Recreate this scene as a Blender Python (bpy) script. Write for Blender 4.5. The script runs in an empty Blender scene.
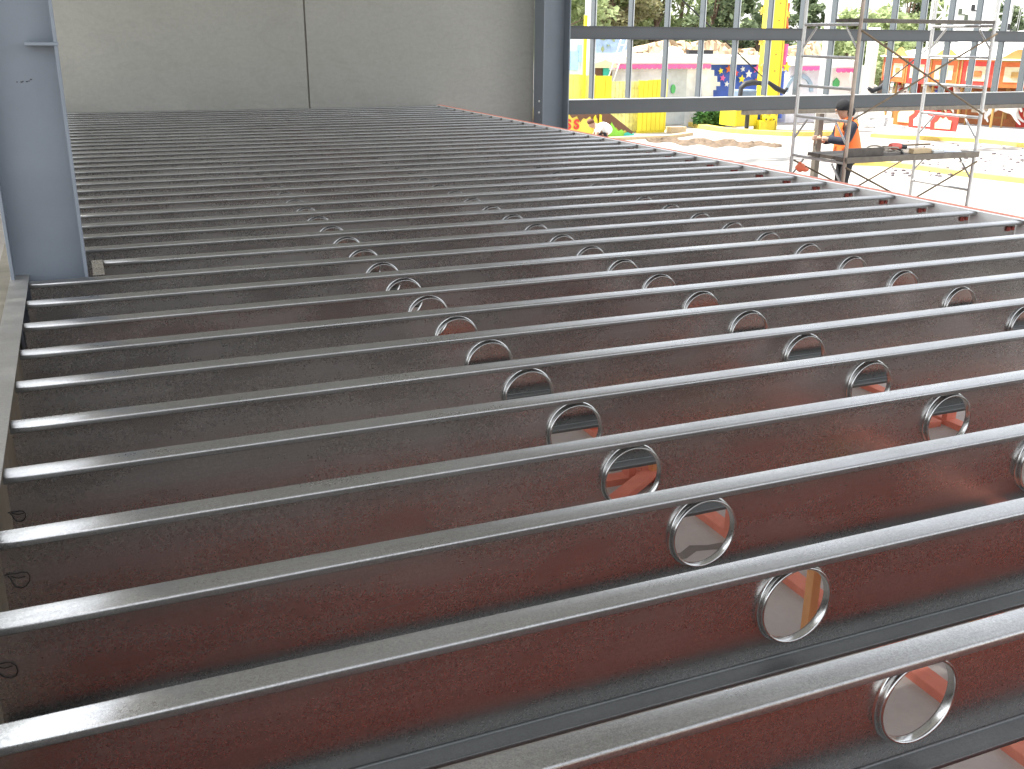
import bpy, bmesh, math, random
from mathutils import Vector, Matrix
random.seed(7)
R = math.radians
sc = bpy.context.scene
COL = sc.collection
# ---------------------------------------------------------------- camera frame (metres; deck top is z = 0)
YAW, PITCH, ROLL, FPX = 0.4023856, 0.3347450, 0.0082560, 1002.705
CAM = Vector((0.0, 0.0, 1.28907))
fw = Vector((math.sin(YAW)*math.cos(PITCH), math.cos(YAW)*math.cos(PITCH), -math.sin(PITCH)))
r0 = Vector((math.cos(YAW), -math.sin(YAW), 0)); u0 = r0.cross(fw)
rt = math.cos(ROLL)*r0 + math.sin(ROLL)*u0
up = -math.sin(ROLL)*r0 + math.cos(ROLL)*u0
def ray(x, y): return fw + rt*((x-512)/FPX) - up*((y-384.5)/FPX)
def at(x, y, Y): d = ray(x, y); return CAM + d*(Y/d.y)
def atz(x, y, z): d = ray(x, y); return CAM + d*((z-CAM.z)/d.z)
def atx(x, y, X): d = ray(x, y); return CAM + d*(X/d.x)
GZ = -1.25
RFY = -1.0
S = 0.45            # joist spacing
Y0 = 1.3845         # front edge of the first joist
XL, XR = -0.34, 6.50
DEP, FL, LIP, TH = 0.336, 0.075, 0.018, 0.0024
NJ = 40
WALLY = 19.22

# ---------------------------------------------------------------- materials
def newmat(name):
    m = bpy.data.materials.new(name); m.use_nodes = True
    nt = m.node_tree; b = nt.nodes['Principled BSDF']
    return m, nt, b
def N(nt, t, **kw):
    n = nt.nodes.new(t)
    for k, v in kw.items():
        if k in n.inputs.keys(): n.inputs[k].default_value = v
        else: setattr(n, k, v)
    return n
def coords(nt, scale=(1,1,1), rnd=True):
    tc = N(nt, 'ShaderNodeTexCoord'); mp = N(nt, 'ShaderNodeMapping')
    mp.inputs['Scale'].default_value = scale
    nt.links.new(tc.outputs['Object'], mp.inputs['Vector'])
    if rnd:
        oi = N(nt, 'ShaderNodeObjectInfo'); mu = N(nt, 'ShaderNodeMath', operation='MULTIPLY'); mu.inputs[1].default_value = 37.0
        cb = N(nt, 'ShaderNodeCombineXYZ')
        nt.links.new(oi.outputs['Random'], mu.inputs[0])
        for i in range(3): nt.links.new(mu.outputs[0], cb.inputs[i])
        nt.links.new(cb.outputs[0], mp.inputs['Location'])
    return mp.outputs[0]
def ramp(nt, fac, stops):
    r = N(nt, 'ShaderNodeValToRGB'); e = r.color_ramp.elements
    while len(e) < len(stops): e.new(0.5)
    for i, (p, c) in enumerate(stops):
        e[i].position = p; e[i].color = (c[0], c[1], c[2], 1) if hasattr(c, '__len__') else (c, c, c, 1)
    nt.links.new(fac, r.inputs[0]); return r.outputs[0]
def noise(nt, vec, scale, detail=4, rough=.55, dist=0):
    n = N(nt, 'ShaderNodeTexNoise'); n.inputs['Scale'].default_value = scale; n.inputs['Detail'].default_value = detail
    n.inputs['Roughness'].default_value = rough; n.inputs['Distortion'].default_value = dist
    nt.links.new(vec, n.inputs['Vector']); return n.outputs['Fac']
def bump(nt, b, h, strength=.2, dist=.01):
    bp = N(nt, 'ShaderNodeBump'); bp.inputs['Strength'].default_value = strength; bp.inputs['Distance'].default_value = dist
    nt.links.new(h, bp.inputs['Height']); nt.links.new(bp.outputs[0], b.inputs['Normal'])
def mul(nt, a, bb, fac=1.0, mode='MULTIPLY'):
    m = N(nt, 'ShaderNodeMix', data_type='RGBA', blend_type=mode); m.inputs[0].default_value = fac
    nt.links.new(a, m.inputs[6]); nt.links.new(bb, m.inputs[7]); return m.outputs[2]
_mc = {}
def plain(name, col, rough=.6, metal=0, var=.12, scale=6, bmp=0.0):
    if name in _mc: return _mc[name]
    m, nt, b = newmat(name); v = coords(nt)
    n = noise(nt, v, scale, 5)
    lo = [c*(1-var) for c in col]; hi = [min(1, c*(1+var)) for c in col]
    nt.links.new(ramp(nt, n, [(.3, lo), (.7, hi)]), b.inputs['Base Color'])
    b.inputs['Roughness'].default_value = rough; b.inputs['Metallic'].default_value = metal
    if bmp: bump(nt, b, noise(nt, v, scale*8, 4), bmp)
    _mc[name] = m; return m
def galv(name, base, rlo, rhi, bmp=.05, dirt=.5, metal=.93, grain=.12, gs=150, scratch=.0):
    m, nt, b = newmat(name); v = coords(nt)
    vo = N(nt, 'ShaderNodeTexVoronoi'); vo.inputs['Scale'].default_value = gs
    nt.links.new(v, vo.inputs['Vector'])
    sep = N(nt, 'ShaderNodeSeparateColor'); nt.links.new(vo.outputs['Color'], sep.inputs[0])
    sp = ramp(nt, sep.outputs[0], [(0, 1-grain), (1, 1.0)])
    sp2 = ramp(nt, noise(nt, v, gs*1.5, 2, .6), [(.32, 1-grain*1.4), (.62, 1.0)])
    st = ramp(nt, noise(nt, coords(nt, (.5, 60, 60)), 2.0, 3, .5), [(.3, .92), (.7, 1.0)])
    cl = ramp(nt, noise(nt, v, 1.3, 3, .5), [(.35, [c*(1-.22*dirt) for c in base]), (.65, base)])
    c = mul(nt, mul(nt, mul(nt, cl, st), sp), sp2)
    # dull oxide blooms and drips that belong to the sheet
    ox = ramp(nt, noise(nt, coords(nt, (2.2, 6, 6)), 2.0, 2, .5, .4), [(.42, 0.0), (.75, .8*dirt)])
    mx = N(nt, 'ShaderNodeMix', data_type='RGBA'); nt.links.new(ox, mx.inputs[0]); nt.links.new(c, mx.inputs[6]); mx.inputs[7].default_value = (base[0]*.72, base[1]*.72, base[2]*.74, 1)
    nt.links.new(mx.outputs[2], b.inputs['Base Color'])
    b.inputs['Metallic'].default_value = metal
    rr = noise(nt, coords(nt, (1.5, 5, 5)), 1.6, 2, .5)
    ad = N(nt, 'ShaderNodeMath', operation='MULTIPLY_ADD'); nt.links.new(sep.outputs[1], ad.inputs[0]); ad.inputs[1].default_value = .25; nt.links.new(rr, ad.inputs[2])
    mr = N(nt, 'ShaderNodeMapRange'); mr.inputs['From Min'].default_value = .35; mr.inputs['From Max'].default_value = .9
    mr.inputs['To Min'].default_value = rlo; mr.inputs['To Max'].default_value = rhi
    nt.links.new(ad.outputs[0], mr.inputs['Value']); nt.links.new(mr.outputs[0], b.inputs['Roughness'])
    bump(nt, b, noise(nt, v, 240, 2, .5), bmp, .001)
    return m
GALV = galv('galvanised_sheet', (.66, .635, .61), .22, .33, .03, .45, .95, .13, 170)
GALV_TOP = galv('worn_galvanised_flange', (.50, .50, .49), .26, .42, .1, .9, .90, .20, 190)
GALV_SHADE = galv('shaded_galvanised_sheet', (.20, .21, .205), .36, .5, .05, .8, .75)  # bottom flange and lip: shade inside the channel painted as darker steel
GALV_RIM = galv('bright_pressed_rim', (.62, .62, .60), .16, .28, .02, .4, .95, .08)
GALV_TRACK = galv('weathered_galvanised_track', (.58, .57, .54), .42, .6, .05, 1)
def concrete(name, lo, hi, sweep=True, rough=.85, big=.25):
    m, nt, b = newmat(name); v = coords(nt, rnd=False)
    a = ramp(nt, noise(nt, v, big, 4, .6, .6), [(.3, lo), (.7, hi)])
    f = ramp(nt, noise(nt, v, 14, 8, .7), [(.3, .88), (.7, 1.0)])
    v2 = coords(nt, (1, 1, 2.4), False)
    g = ramp(nt, noise(nt, v2, 1.4, 7, .68, 3.0), [(.36, .93), (.56, 1.0), (.70, .95)])
    c = mul(nt, mul(nt, a, f), g, 1)
    nt.links.new(c, b.inputs['Base Color']); b.inputs['Roughness'].default_value = rough
    bump(nt, b, noise(nt, v, 30, 6, .7), .15, .004)
    return m
CONC_WALL = concrete('precast_concrete', (.275, .272, .245), (.335, .333, .305))
CONC_SLAB = concrete('pale_concrete_yard', (.52, .495, .46), (.64, .615, .58), big=.12)
CONC_YARD = concrete('dusty_concrete_yard', (.27, .25, .22), (.43, .41, .375), big=.5)
CONC_EDGE = concrete('brown_stained_concrete', (.16, .145, .11), (.30, .27, .21), big=2.0)
STEEL_BLUE = plain('blue_grey_painted_steel', (.165, .19, .225), .5, 0, .10, 2.2, .05)
STEEL_COL = plain('column_grey_painted_steel', (.15, .175, .20), .5, 0, .06, 2)
STEEL_DARK = plain('dark_grey_painted_steel', (.050, .056, .062), .5, 0, .08, 2)
def timber(name, lo, hi):
    m, nt, b = newmat(name); v = coords(nt, (6, 6, 6)); 
    n = noise(nt, coords(nt, (2, 2, 2)), 2.2, 6, .6, 1.5)
    nt.links.new(ramp(nt, n, [(.3, lo), (.7, hi)]), b.inputs['Base Color'])
    b.inputs['Roughness'].default_value = .75; bump(nt, b, noise(nt, v, 12, 5), .1, .003); return m
PINK = timber('pink_treated_timber', (.70, .22, .15), (.82, .31, .21))
ORANGE_T = timber('orange_treated_timber', (.70, .33, .13), (.82, .43, .20))
RED_REFLECTOR = timber('red_reflector_board', (.56, .10, .055), (.70, .16, .085))
TIM_GREY = timber('weathered_grey_timber', (.12, .10, .08), (.20, .175, .14))
TIM_TAN = timber('tan_pine_timber', (.50, .38, .22), (.62, .48, .30))
PLANK = timber('stained_scaffold_plank', (.07, .06, .052), (.12, .105, .09))
TUBE = plain('galvanised_tube', (.50, .50, .49), .42, .6, .12, 9)
TUBE_RUST = plain('rust_stained_brace', (.15, .11, .07), .6, .4, .3, 9)
ALU = plain('mill_aluminium', (.50, .52, .53), .38, .7, .05, 3)
ALU_SHADE = plain('shaded_mullion_side', (.085, .10, .11), .45, .2, .06, 3)
WHITE = plain('white_paint', (.80, .80, .78), .5, 0, .05, 1)
PALE = plain('pale_grey_blue_paint', (.62, .66, .72), .55, 0, .1, 1.2)
YEL = plain('bright_yellow_paint', (.80, .66, .03), .45, 0, .08, 2)
YEL2 = plain('amber_yellow_paint', (.72, .50, .06), .5, 0, .12, 3)
PINKP = plain('magenta_paint', (.70, .12, .36), .5)
BLUEP = plain('royal_blue_paint', (.035, .10, .50), .45)
REDP = plain('signal_red_paint', (.60, .045, .03), .5)
ORNG = plain('orange_paint', (.58, .13, .03), .5, 0, .2, 4)
CREAM = plain('cream_paint', (.60, .52, .33), .5)
GOLD = plain('gold_paint', (.42, .25, .08), .4, .2)
GREEN = plain('leaf_green_paint', (.08, .40, .14), .5)
LIME = plain('lime_green_paint', (.25, .60, .05), .5)
TEAL = plain('teal_paint', (.03, .45, .38), .5)
BROWNP = plain('chocolate_brown_paint', (.14, .065, .035), .5)
BLACK = plain('black_rubber', (.02, .02, .022), .6)
ROCK = plain('sandy_cast_rock', (.40, .29, .18), .9, 0, .35, .8, .3)
MARK = plain('black_marker_ink', (.02, .018, .016), .7)
REDFIX = plain('red_primer_fixing', (.34, .07, .05), .6)

# ---------------------------------------------------------------- mesh builder
class MB:
    def __init__(s): s.v = []; s.f = []; s.mi = []; s.sm = []
    def add(s, vs, fs, mi=0, smooth=False):
        o = len(s.v); s.v += [tuple(v) for v in vs]
        for f in fs: s.f.append([o+i for i in f]); s.mi.append(mi); s.sm.append(smooth)
        return s
    def box(s, x0, x1, y0, y1, z0, z1, mi=0):
        v = [(x0,y0,z0),(x1,y0,z0),(x1,y1,z0),(x0,y1,z0),(x0,y0,z1),(x1,y0,z1),(x1,y1,z1),(x0,y1,z1)]
        return s.add(v, [(0,3,2,1),(4,5,6,7),(0,1,5,4),(1,2,6,5),(2,3,7,6),(3,0,4,7)], mi)
    def bar(s, a, b, w, h, mi=0, upv=(0,0,1)):
        a = Vector(a); b = Vector(b); d = (b-a).normalized(); u = Vector(upv)
        if abs(d.dot(u)) > .97: u = Vector((0,1,0))
        sx = d.cross(u).normalized(); uy = sx.cross(d)
        vs = [p + sx*i*w/2 + uy*j*h/2 for p in (a, b) for i, j in ((-1,-1),(1,-1),(1,1),(-1,1))]
        return s.add(vs, [(0,1,2,3),(7,6,5,4),(0,4,5,1),(1,5,6,2),(2,6,7,3),(3,7,4,0)], mi)
    def tube(s, pts, r, n=10, mi=0, caps=True):
        pts = [Vector(p) for p in pts]; rs = r if hasattr(r, '__len__') else [r]*len(pts)
        rings = []; ref = None
        for i, p in enumerate(pts):
            d = (pts[min(i+1, len(pts)-1)] - pts[max(i-1, 0)]).normalized()
            if ref is None: ref = Vector((0,0,1)) if abs(d.z) < .9 else Vector((1,0,0))
            x = d.cross(ref).normalized(); ref = x.cross(d).normalized()
            rings.append([p + (x*math.cos(t)+ref*math.sin(t))*rs[i] for t in [2*math.pi*k/n for k in range(n)]])
        vs = [v for rg in rings for v in rg]; fs = []
        for i in range(len(rings)-1):
            for k in range(n): fs.append((i*n+k, i*n+(k+1)%n, (i+1)*n+(k+1)%n, (i+1)*n+k))
        s.add(vs, fs, mi, True)
        if caps:
            s.add(rings[0], [tuple(range(n))[::-1]], mi); s.add(rings[-1], [tuple(range(n))], mi)
        return s
    def prism(s, poly, y0, y1, mi=0):      # poly in x,z
        n = len(poly); vs = [(x, y0, z) for x, z in poly] + [(x, y1, z) for x, z in poly]
        fs = [tuple(range(n)), tuple(range(2*n-1, n-1, -1))] + [(i, i+n, (i+1)%n+n, (i+1)%n) for i in range(n)]
        return s.add(vs, fs, mi)
    def prismz(s, poly, z0, z1, mi=0):
        n = len(poly); vs = [(x, y, z0) for x, y in poly] + [(x, y, z1) for x, y in poly]
        fs = [tuple(range(n))[::-1], tuple(range(n, 2*n))] + [(i, (i+1)%n, (i+1)%n+n, i+n) for i in range(n)]
        return s.add(vs, fs, mi)
    def lathe(s, prof, c, axis='z', n=32, mi=0):   # prof: (r, h)
        c = Vector(c); vs = []; fs = []
        for r_, h in prof:
            for k in range(n):
                t = 2*math.pi*k/n; a, b2 = r_*math.cos(t), r_*math.sin(t)
                vs.append(c + (Vector((a, b2, h)) if axis == 'z' else Vector((a, h, b2))))
        for i in range(len(prof)-1):
            for k in range(n): fs.append((i*n+k, i*n+(k+1)%n, (i+1)*n+(k+1)%n, (i+1)*n+k))
        return s.add(vs, fs, mi, True)
    def blob(s, c, rad, n=10, mi=0, jit=0):
        c = Vector(c); vs = []; fs = []; rx, ry, rz = rad if hasattr(rad, '__len__') else (rad,)*3; m = n//2+1
        for i in range(m+1):
            th = math.pi*i/m
            for k in range(n):
                ph = 2*math.pi*k/n; q = 1+random.uniform(-jit, jit)
                vs.append(c+Vector((rx*math.sin(th)*math.cos(ph)*q, ry*math.sin(th)*math.sin(ph)*q, rz*math.cos(th)*q)))
        for i in range(m):
            for k in range(n): fs.append((i*n+k, (i+1)*n+k, (i+1)*n+(k+1)%n, i*n+(k+1)%n))
        return s.add(vs, fs, mi, True)
    def build(s, name, mats, parent=None, bevel=0, merge=False, origin=None):
        me = bpy.data.meshes.new(name)
        o3 = Vector(origin) if origin is not None else Vector((0,0,0))
        me.from_pydata([tuple(Vector(v)-o3) for v in s.v], [], s.f)
        if not isinstance(mats, (list, tuple)): mats = [mats]
        for m in mats: me.materials.append(m)
        me.polygons.foreach_set('material_index', s.mi); me.polygons.foreach_set('use_smooth', s.sm)
        bm = bmesh.new(); bm.from_mesh(me)
        if merge: bmesh.ops.remove_doubles(bm, verts=bm.verts, dist=1e-5)
        bmesh.ops.recalc_face_normals(bm, faces=bm.faces)
        bm.to_mesh(me); bm.free(); me.update()
        o = bpy.data.objects.new(name, me); COL.objects.link(o)
        o.location = o3
        if parent is not None:
            o.parent = parent; o.location = o3 - Vector(parent.get('_w', (0,0,0)))
        if bevel:
            b = o.modifiers.new('Bevel', 'BEVEL'); b.width = bevel; b.segments = 2; b.limit_method = 'ANGLE'
        return o
def tag(o, label=None, cat=None, group=None, kind=None):
    if label: o['label'] = label
    if cat: o['category'] = cat
    if group: o['group'] = group
    if kind: o['kind'] = kind
    return o
def thing(name, loc, label, cat, group=None):
    o = bpy.data.objects.new(name, None); COL.objects.link(o); o.location = loc; o['_w'] = tuple(loc)
    o.empty_display_size = .1
    return tag(o, label, cat, group)

# ---------------------------------------------------------------- the setting
g = MB(); g.add([(-400,-400,GZ),(400,-400,GZ),(400,400,GZ),(-400,400,GZ)], [(0,1,2,3)])
tag(g.build('ground', CONC_YARD), kind='structure')
g = MB(); g.add([(-.43,-5.0,GZ+.003),(7.2,-5.0,GZ+.003),(7.2,19.2,GZ+.003),(-.43,19.2,GZ+.003)], [(0,1,2,3)]); tag(g.build('floor_slab', CONC_SLAB), kind='structure')

# ---------------------------------------------------------------- steel joists
HOLES = [1.65, 3.105, 4.56]; HR = .112
def joist_mesh(x0, x1, holes):
    a = .155; zc = -DEP/2; rr = .009
    zt, zb = -rr, -DEP+rr
    zl = [zt+(zb-zt)*i/8 for i in range(9)]
    st = {x0, x1}
    x = x0
    while x < x1: st.add(round(x, 4)); x += .45
    hs = [h for h in holes if x0 < h-a and h+a < x1]
    for h in hs:
        st = {q for q in st if not (h-a-.02 < q < h+a+.02)}
        st |= {round(h-a+2*a*i/8, 5) for i in range(9)}
    xs = sorted(st)
    # profile of top flange then bottom flange, y measured from the front edge (camera side), web at y = FL
    def arc(cy, cz, t0, t1, n=5): return [(cy+rr*math.cos(t0+(t1-t0)*i/n), cz+rr*math.sin(t0+(t1-t0)*i/n)) for i in range(n+1)]
    flat = [(0, -LIP)] + arc(rr, -rr, math.pi, math.pi/2) + arc(FL-rr, -rr, math.pi/2, 0)
    r1 = .0065; cy, cz = r1, -.0032-r1
    front = [(cy+r1*math.cos(t_), cz+r1*math.sin(t_)) for t_ in [math.pi-(math.pi*.5-.10)*i_/6 for i_ in range(7)]]
    top = [(.0012, -.024), (0, -.021)] + front + [(.018, -.0020), (.027, -.0010), (.037, -.0002), (.046, 0)] + arc(FL-rr, -rr, math.pi/2, 0)
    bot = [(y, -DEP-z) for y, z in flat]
    m = MB()
    for mi_, prof in enumerate((top, bot)):
        vs = [(x, y, z) for x in xs for y, z in prof]; n = len(prof)
        for i in range(len(xs)-1):
            for k in range(n-1):
                pass
        fs = [(i*n+k, i*n+k+1, (i+1)*n+k+1, (i+1)*n+k) for i in range(len(xs)-1) for k in range(n-1)]
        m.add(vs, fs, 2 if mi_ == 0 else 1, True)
    for i in range(len(xs)-1):
        xm = (xs[i]+xs[i+1])/2
        if any(abs(xm-h) < a for h in hs): continue
        for k in range(8):
            m.add([(xs[i],FL,zl[k]),(xs[i+1],FL,zl[k]),(xs[i+1],FL,zl[k+1]),(xs[i],FL,zl[k+1])], [(0,1,2,3)], 0, False)
    for h in hs:
        bx = [round(h-a+2*a*i/8, 5) for i in range(9)]
        bd = [(x, zl[0]) for x in bx] + [(bx[8], z) for z in zl[1:]] + [(x, zl[8]) for x in bx[-2::-1]] + [(bx[0], z) for z in zl[-2:0:-1]]
        nb = len(bd)
        cir = []
        for (x, z) in bd:
            t = math.atan2((z-zc)/((zt-zb)/2), (x-h)/a); cir.append((h+HR*math.cos(t), zc+HR*math.sin(t)))
        vs = [(x, FL, z) for x, z in bd] + [(x, FL, z) for x, z in cir]
        m.add(vs, [(i, (i+1)%nb, nb+(i+1)%nb, nb+i) for i in range(nb)], 0, False)
    return m
def collar_mesh():
    # pressed service-hole collar, flared toward the open side of the channel (-y); origin at hole centre on the web
    m = MB()
    prof = [(.1215,-.0014),(.1185,-.0022),(.1160,-.0040),(.1146,-.0075),(.1148,-.0110),(.1158,-.0150),(.1162,-.0190),(.1155,-.0225),(.1138,-.0252),(.1115,-.0263),(.1092,-.0255),(.1075,-.0230),(.1066,-.0190),(.1066,-.0120),(.1072,-.004),(.1085,.001),(.1140,.0028)]
    m.lathe(prof, (0,0,0), 'y', 56)
    return m
def make_obj(name, me, parent=None, loc=(0,0,0)):
    o = bpy.data.objects.new(name, me); COL.objects.link(o); o.location = loc
    if parent is not None: o.parent = parent
    return o
ordn = ['nearest','second','third','fourth','fifth','sixth','seventh','eighth','ninth','tenth','eleventh','twelfth','thirteenth','fourteenth','fifteenth','sixteenth','seventeenth','eighteenth','nineteenth','twentieth']
tail = ['against the grey wall','second from the wall','third from the wall','fourth from the wall','fifth from the wall','sixth from the wall','seventh from the wall','eighth from the wall','ninth from the wall','tenth from the wall','eleventh from the wall','twelfth from the wall','thirteenth from the wall','fourteenth from the wall','fifteenth from the wall','sixteenth from the wall','seventeenth from the wall','eighteenth from the wall','nineteenth from the wall','twentieth from the wall']
def solid(o):
    md = o.modifiers.new('Solidify', 'SOLIDIFY'); md.thickness = TH; md.offset = 0; return o
proto = joist_mesh(XL+.004, XR-.004, HOLES).build('steel_joist', [GALV, GALV_SHADE, GALV_TOP], merge=True)
cutp = joist_mesh(.055, XR-.004, HOLES).build('steel_joist', [GALV, GALV_SHADE, GALV_TOP], merge=True)
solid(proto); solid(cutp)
col_p = collar_mesh().build('hole_collar', GALV_RIM, proto); col_p.location = (0,0,0)
cl = MB(); cl.box(-.055, -.004, -.0, .0, 0, 0)
cl = MB(); cl.box(6.40, 6.435, FL-.016, FL-.004, -.080, -.045); cl.box(6.450, 6.475, FL-.018, FL-.004, -.076, -.048); cl.tube([(6.418,FL-.016,-.064),(6.418,FL-.026,-.064)], .010, 8)
fix_p = cl.build('red_fixing_clip', REDFIX, proto, bevel=.003)
# hand written letter on the web near the left end
def stroke(pts, r=.0016): m = MB(); m.tube(pts, r, 5); return m
def letterD(x, z, sc_, lean):
    y = FL-.004; P = []
    loop = [(-.018,.012),(-.012,.004),(-.008,-.006),(-.002,-.016),(.008,-.021),(.018,-.018),(.024,-.008),(.024,.004),(.018,.013),(.008,.015),(-.004,.014),(-.016,.016),(-.024,.014)]
    P = [(x+a*sc_+lean*b_, y, z+b_*sc_) for a, b_ in loop]
    return P
for k in range(NJ):
    src = cutp if k == 11 else proto
    o = src if (k == 0 or k == 11) else src.copy()
    if o is not src: COL.objects.link(o)
    o.location = (0, Y0+k*S+(random.uniform(-.003,.003) if k else 0), random.uniform(-.0012,.0008))
    o.rotation_euler = (random.uniform(-.006,.006), random.uniform(-.0002,.0002), random.uniform(-.0005,.0005))
    lab = (ordn[k] + ' galvanised steel joist from the camera in the deck') if k < 20 else ('galvanised steel joist at the far end, ' + tail[39-k])
    if k == 11: lab = 'galvanised steel joist stopping short on a trimmer beside the blue grey column'
    if k == 0: lab = 'nearest galvanised steel joist at the open front edge of the deck'
    tag(o, lab, 'joist', 'parallel galvanised steel joists of the deck')
    for h in HOLES:
        if k > 24 : continue
        c = col_p if (k == 0 and h == HOLES[0]) else col_p.copy()
        if c is not col_p: COL.objects.link(c)
        c.parent = o; c.location = (h, FL, -DEP/2)
    if 4 <= k <= 34:
        c = fix_p.copy(); COL.objects.link(c); c.parent = o
    if k in (2, 3, 4):
        # one wobbly pen letter per joist, each drawn slightly differently
        xx, zz = {2: (-.318, -.155), 3: (-.303, -.155), 4: (-.322, -.165)}[k]
        st_ = stroke(letterD(xx, zz, {2: 1.25, 3: 1.35, 4: 1.05}[k], {2: -.2, 3: .25, 4: .1}[k]))
        st_.tube([(xx-.014, FL-.004, zz+.013), (xx+.004, FL-.004, zz+.004), (xx+.022, FL-.004, zz+.006)], .0014, 5)
        w = st_.build('pen_letter', MARK, None); w.parent = o; w['label'] = 'letter D drawn in black marker'
bpy.data.objects.remove(fix_p)

tj = [o for o in bpy.data.objects if o.get('label','').startswith('third galvanised')][0]
m = MB(); m.tube([(.48+.055*math.cos(math.pi+math.pi*1.15*i/20), FL-.002, -.205+.045*math.sin(math.pi+math.pi*1.15*i/20)) for i in range(21)], .0006, 4)
m.tube([(.12+.045*i, FL-.002, -.225+.0018*i+.002*math.sin(i)) for i in range(18)], .0004, 4)
w = m.build('scratch_mark', plain('pale_scratch', (.16,.12,.11), .5), None); w.parent = tj
# tracks along both ends
t = MB(); y1 = 6.16
def sheet_channel(m, x0, x1, xweb, ya, yb, z, dep):
    m.box(min(x0,x1), max(x0,x1), ya, yb, z-.003, z)
    m.box(xweb-.0015, xweb+.0015, ya, yb, z-dep, z-.003)
t.box(-.432, XL+.002, Y0-.9, y1, .003, .006); t.box(-.432, -.429, Y0-.9, y1, -.325, .003)
tag(t.build('edge_track', GALV_TRACK, bevel=.0008), 'dull galvanised edge track capping the left ends of the near joists', 'track', 'galvanised tracks along the deck edges')
t = MB(); t.box(-.432, XL+.002, 6.46, 19.2, .003, .006); t.box(-.432, -.429, 6.46, 19.2, -.325, .003)
tag(t.build('edge_track', GALV_TRACK, bevel=.0008), 'dull galvanised edge track running on behind the left column to the wall', 'track', 'galvanised tracks along the deck edges')
t = MB(); t.box(XR-.012, XR+.036, Y0-.02, 19.2, .003, .006); t.box(XR+.003, XR+.006, Y0-.02, 19.2, -.325, .003)
tag(t.build('edge_track', plain('pale_bright_track', (.80,.80,.78), .5, .5, .06, 3)), 'pale edge track capping the right ends of the joists', 'track', 'galvanised tracks along the deck edges')
t = MB(); t.box(XR+.038, XR+.098, Y0-.3, 19.2, -.33, .010)
tag(t.build('edge_beam', PINK, bevel=.004), 'long pink treated timber edge beam outside the right hand track', 'beam')
# trimmer around left column
tr = thing('trimmer', (.02, 6.5, 0), 'short galvanised trimmer bracket beside the left blue grey column', 'trimmer')
m = MB(); m.box(-.008, .052, 5.985, 6.40, .001, .004); m.box(-.010, -.0075, 5.985, 6.40, -.30, .001); m.build('trimmer_channel', GALV, tr, origin=(.02,6.5,0))
m = MB(); m.box(.045, .049, 6.33, 6.40, -.26, -.02); m.build('end_cleat', GALV, tr, origin=(.02,6.5,0))
# left upstand wall carrying the track
m = MB(); m.box(-.515, -.434, -3, 19.2, GZ, -.006)
tag(m.build('upstand_wall', CONC_EDGE, bevel=.004), 'low brown stained concrete upstand along the left side of the deck', 'wall')

# ---------------------------------------------------------------- timber below the deck
def frame_y(x, y0, y1, label, z1=-.33, step=.4, skew=0, grp='pink timber frames standing under the deck'):
    f = thing('stud_wall', (x, y0, GZ), label, 'timber frame', grp); og = (x, y0, GZ)
    MB().box(x, x+.09, y0, y1, GZ, GZ+.045).build('bottom_plate', PINK, f, .003, origin=og)
    MB().box(x, x+.09, y0, y1, z1-.045, z1).build('top_plate', PINK, f, .003, origin=og)
    y = y0; i = 0
    while y < y1-.04:
        MB().box(x+.001, x+.089, y, y+.045, GZ+.045, z1-.045).build('stud', ORANGE_T if i % 3 == 1 else PINK, f, .003, origin=og)
        if y+step < y1-.04: MB().box(x+.002, x+.088, y+.045, y+step, (GZ+z1)/2-.02, (GZ+z1)/2+.025).build('nogging', PINK, f, .003, origin=og)
        y += step; i += 1
    return f
def frame_x(y, x0, x1, label, z1=-.33, step=.4, red_board=False):
    f = thing('stud_wall', (x0, y, GZ), label, 'timber frame', 'pink timber frames standing under the deck'); og = (x0, y, GZ)
    MB().box(x0, x1, y, y+.09, GZ, GZ+.045).build('bottom_plate', PINK, f, .003, origin=og)
    MB().box(x0, x1, y, y+.09, z1-.045, z1).build('top_plate', PINK, f, .003, origin=og)
    x = x0; i = 0
    while x < x1-.04:
        MB().box(x, x+.045, y+.001, y+.089, GZ+.045, z1-.045).build('stud', ORANGE_T if i % 4 == 2 else PINK, f, .003, origin=og)
        x += step; i += 1
    if red_board: MB().box(x0, x1, y+.092, y+.104, GZ+.02, z1).build('reflector_lining', RED_REFLECTOR, f, origin=og)
    return f
frame_y(2.94, 1.95, 18.9, 'long pink timber frame on the floor seen through the first holes')
frame_y(5.32, 1.6, 18.9, 'pink timber frame further right under the second row of holes')
frame_x(4.78, -.2, 2.9, 'pink timber cross frame under the fifth joist from the front', step=.6)
frame_x(4.80, 3.08, 5.28, 'pink timber cross frame between the two long frames', step=.6)
frame_x(8.6, -.2, 2.9, 'pink timber cross frame deeper under the deck', step=.6)
frame_x(.98, -.4, 6.4, 'unseen pink timber frame with a red board added for reflections below the front edge of the deck', z1=-.13, red_board=True)  # unseen; red board placed and shaped to tint reflections in the webs
m = MB(); m.box(2.68, 2.725, 2.98, 3.025, GZ, -.33)
tag(m.build('timber_prop', ORANGE_T, bevel=.003), 'single upright orange timber prop standing before the pink frame', 'prop')
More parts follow.
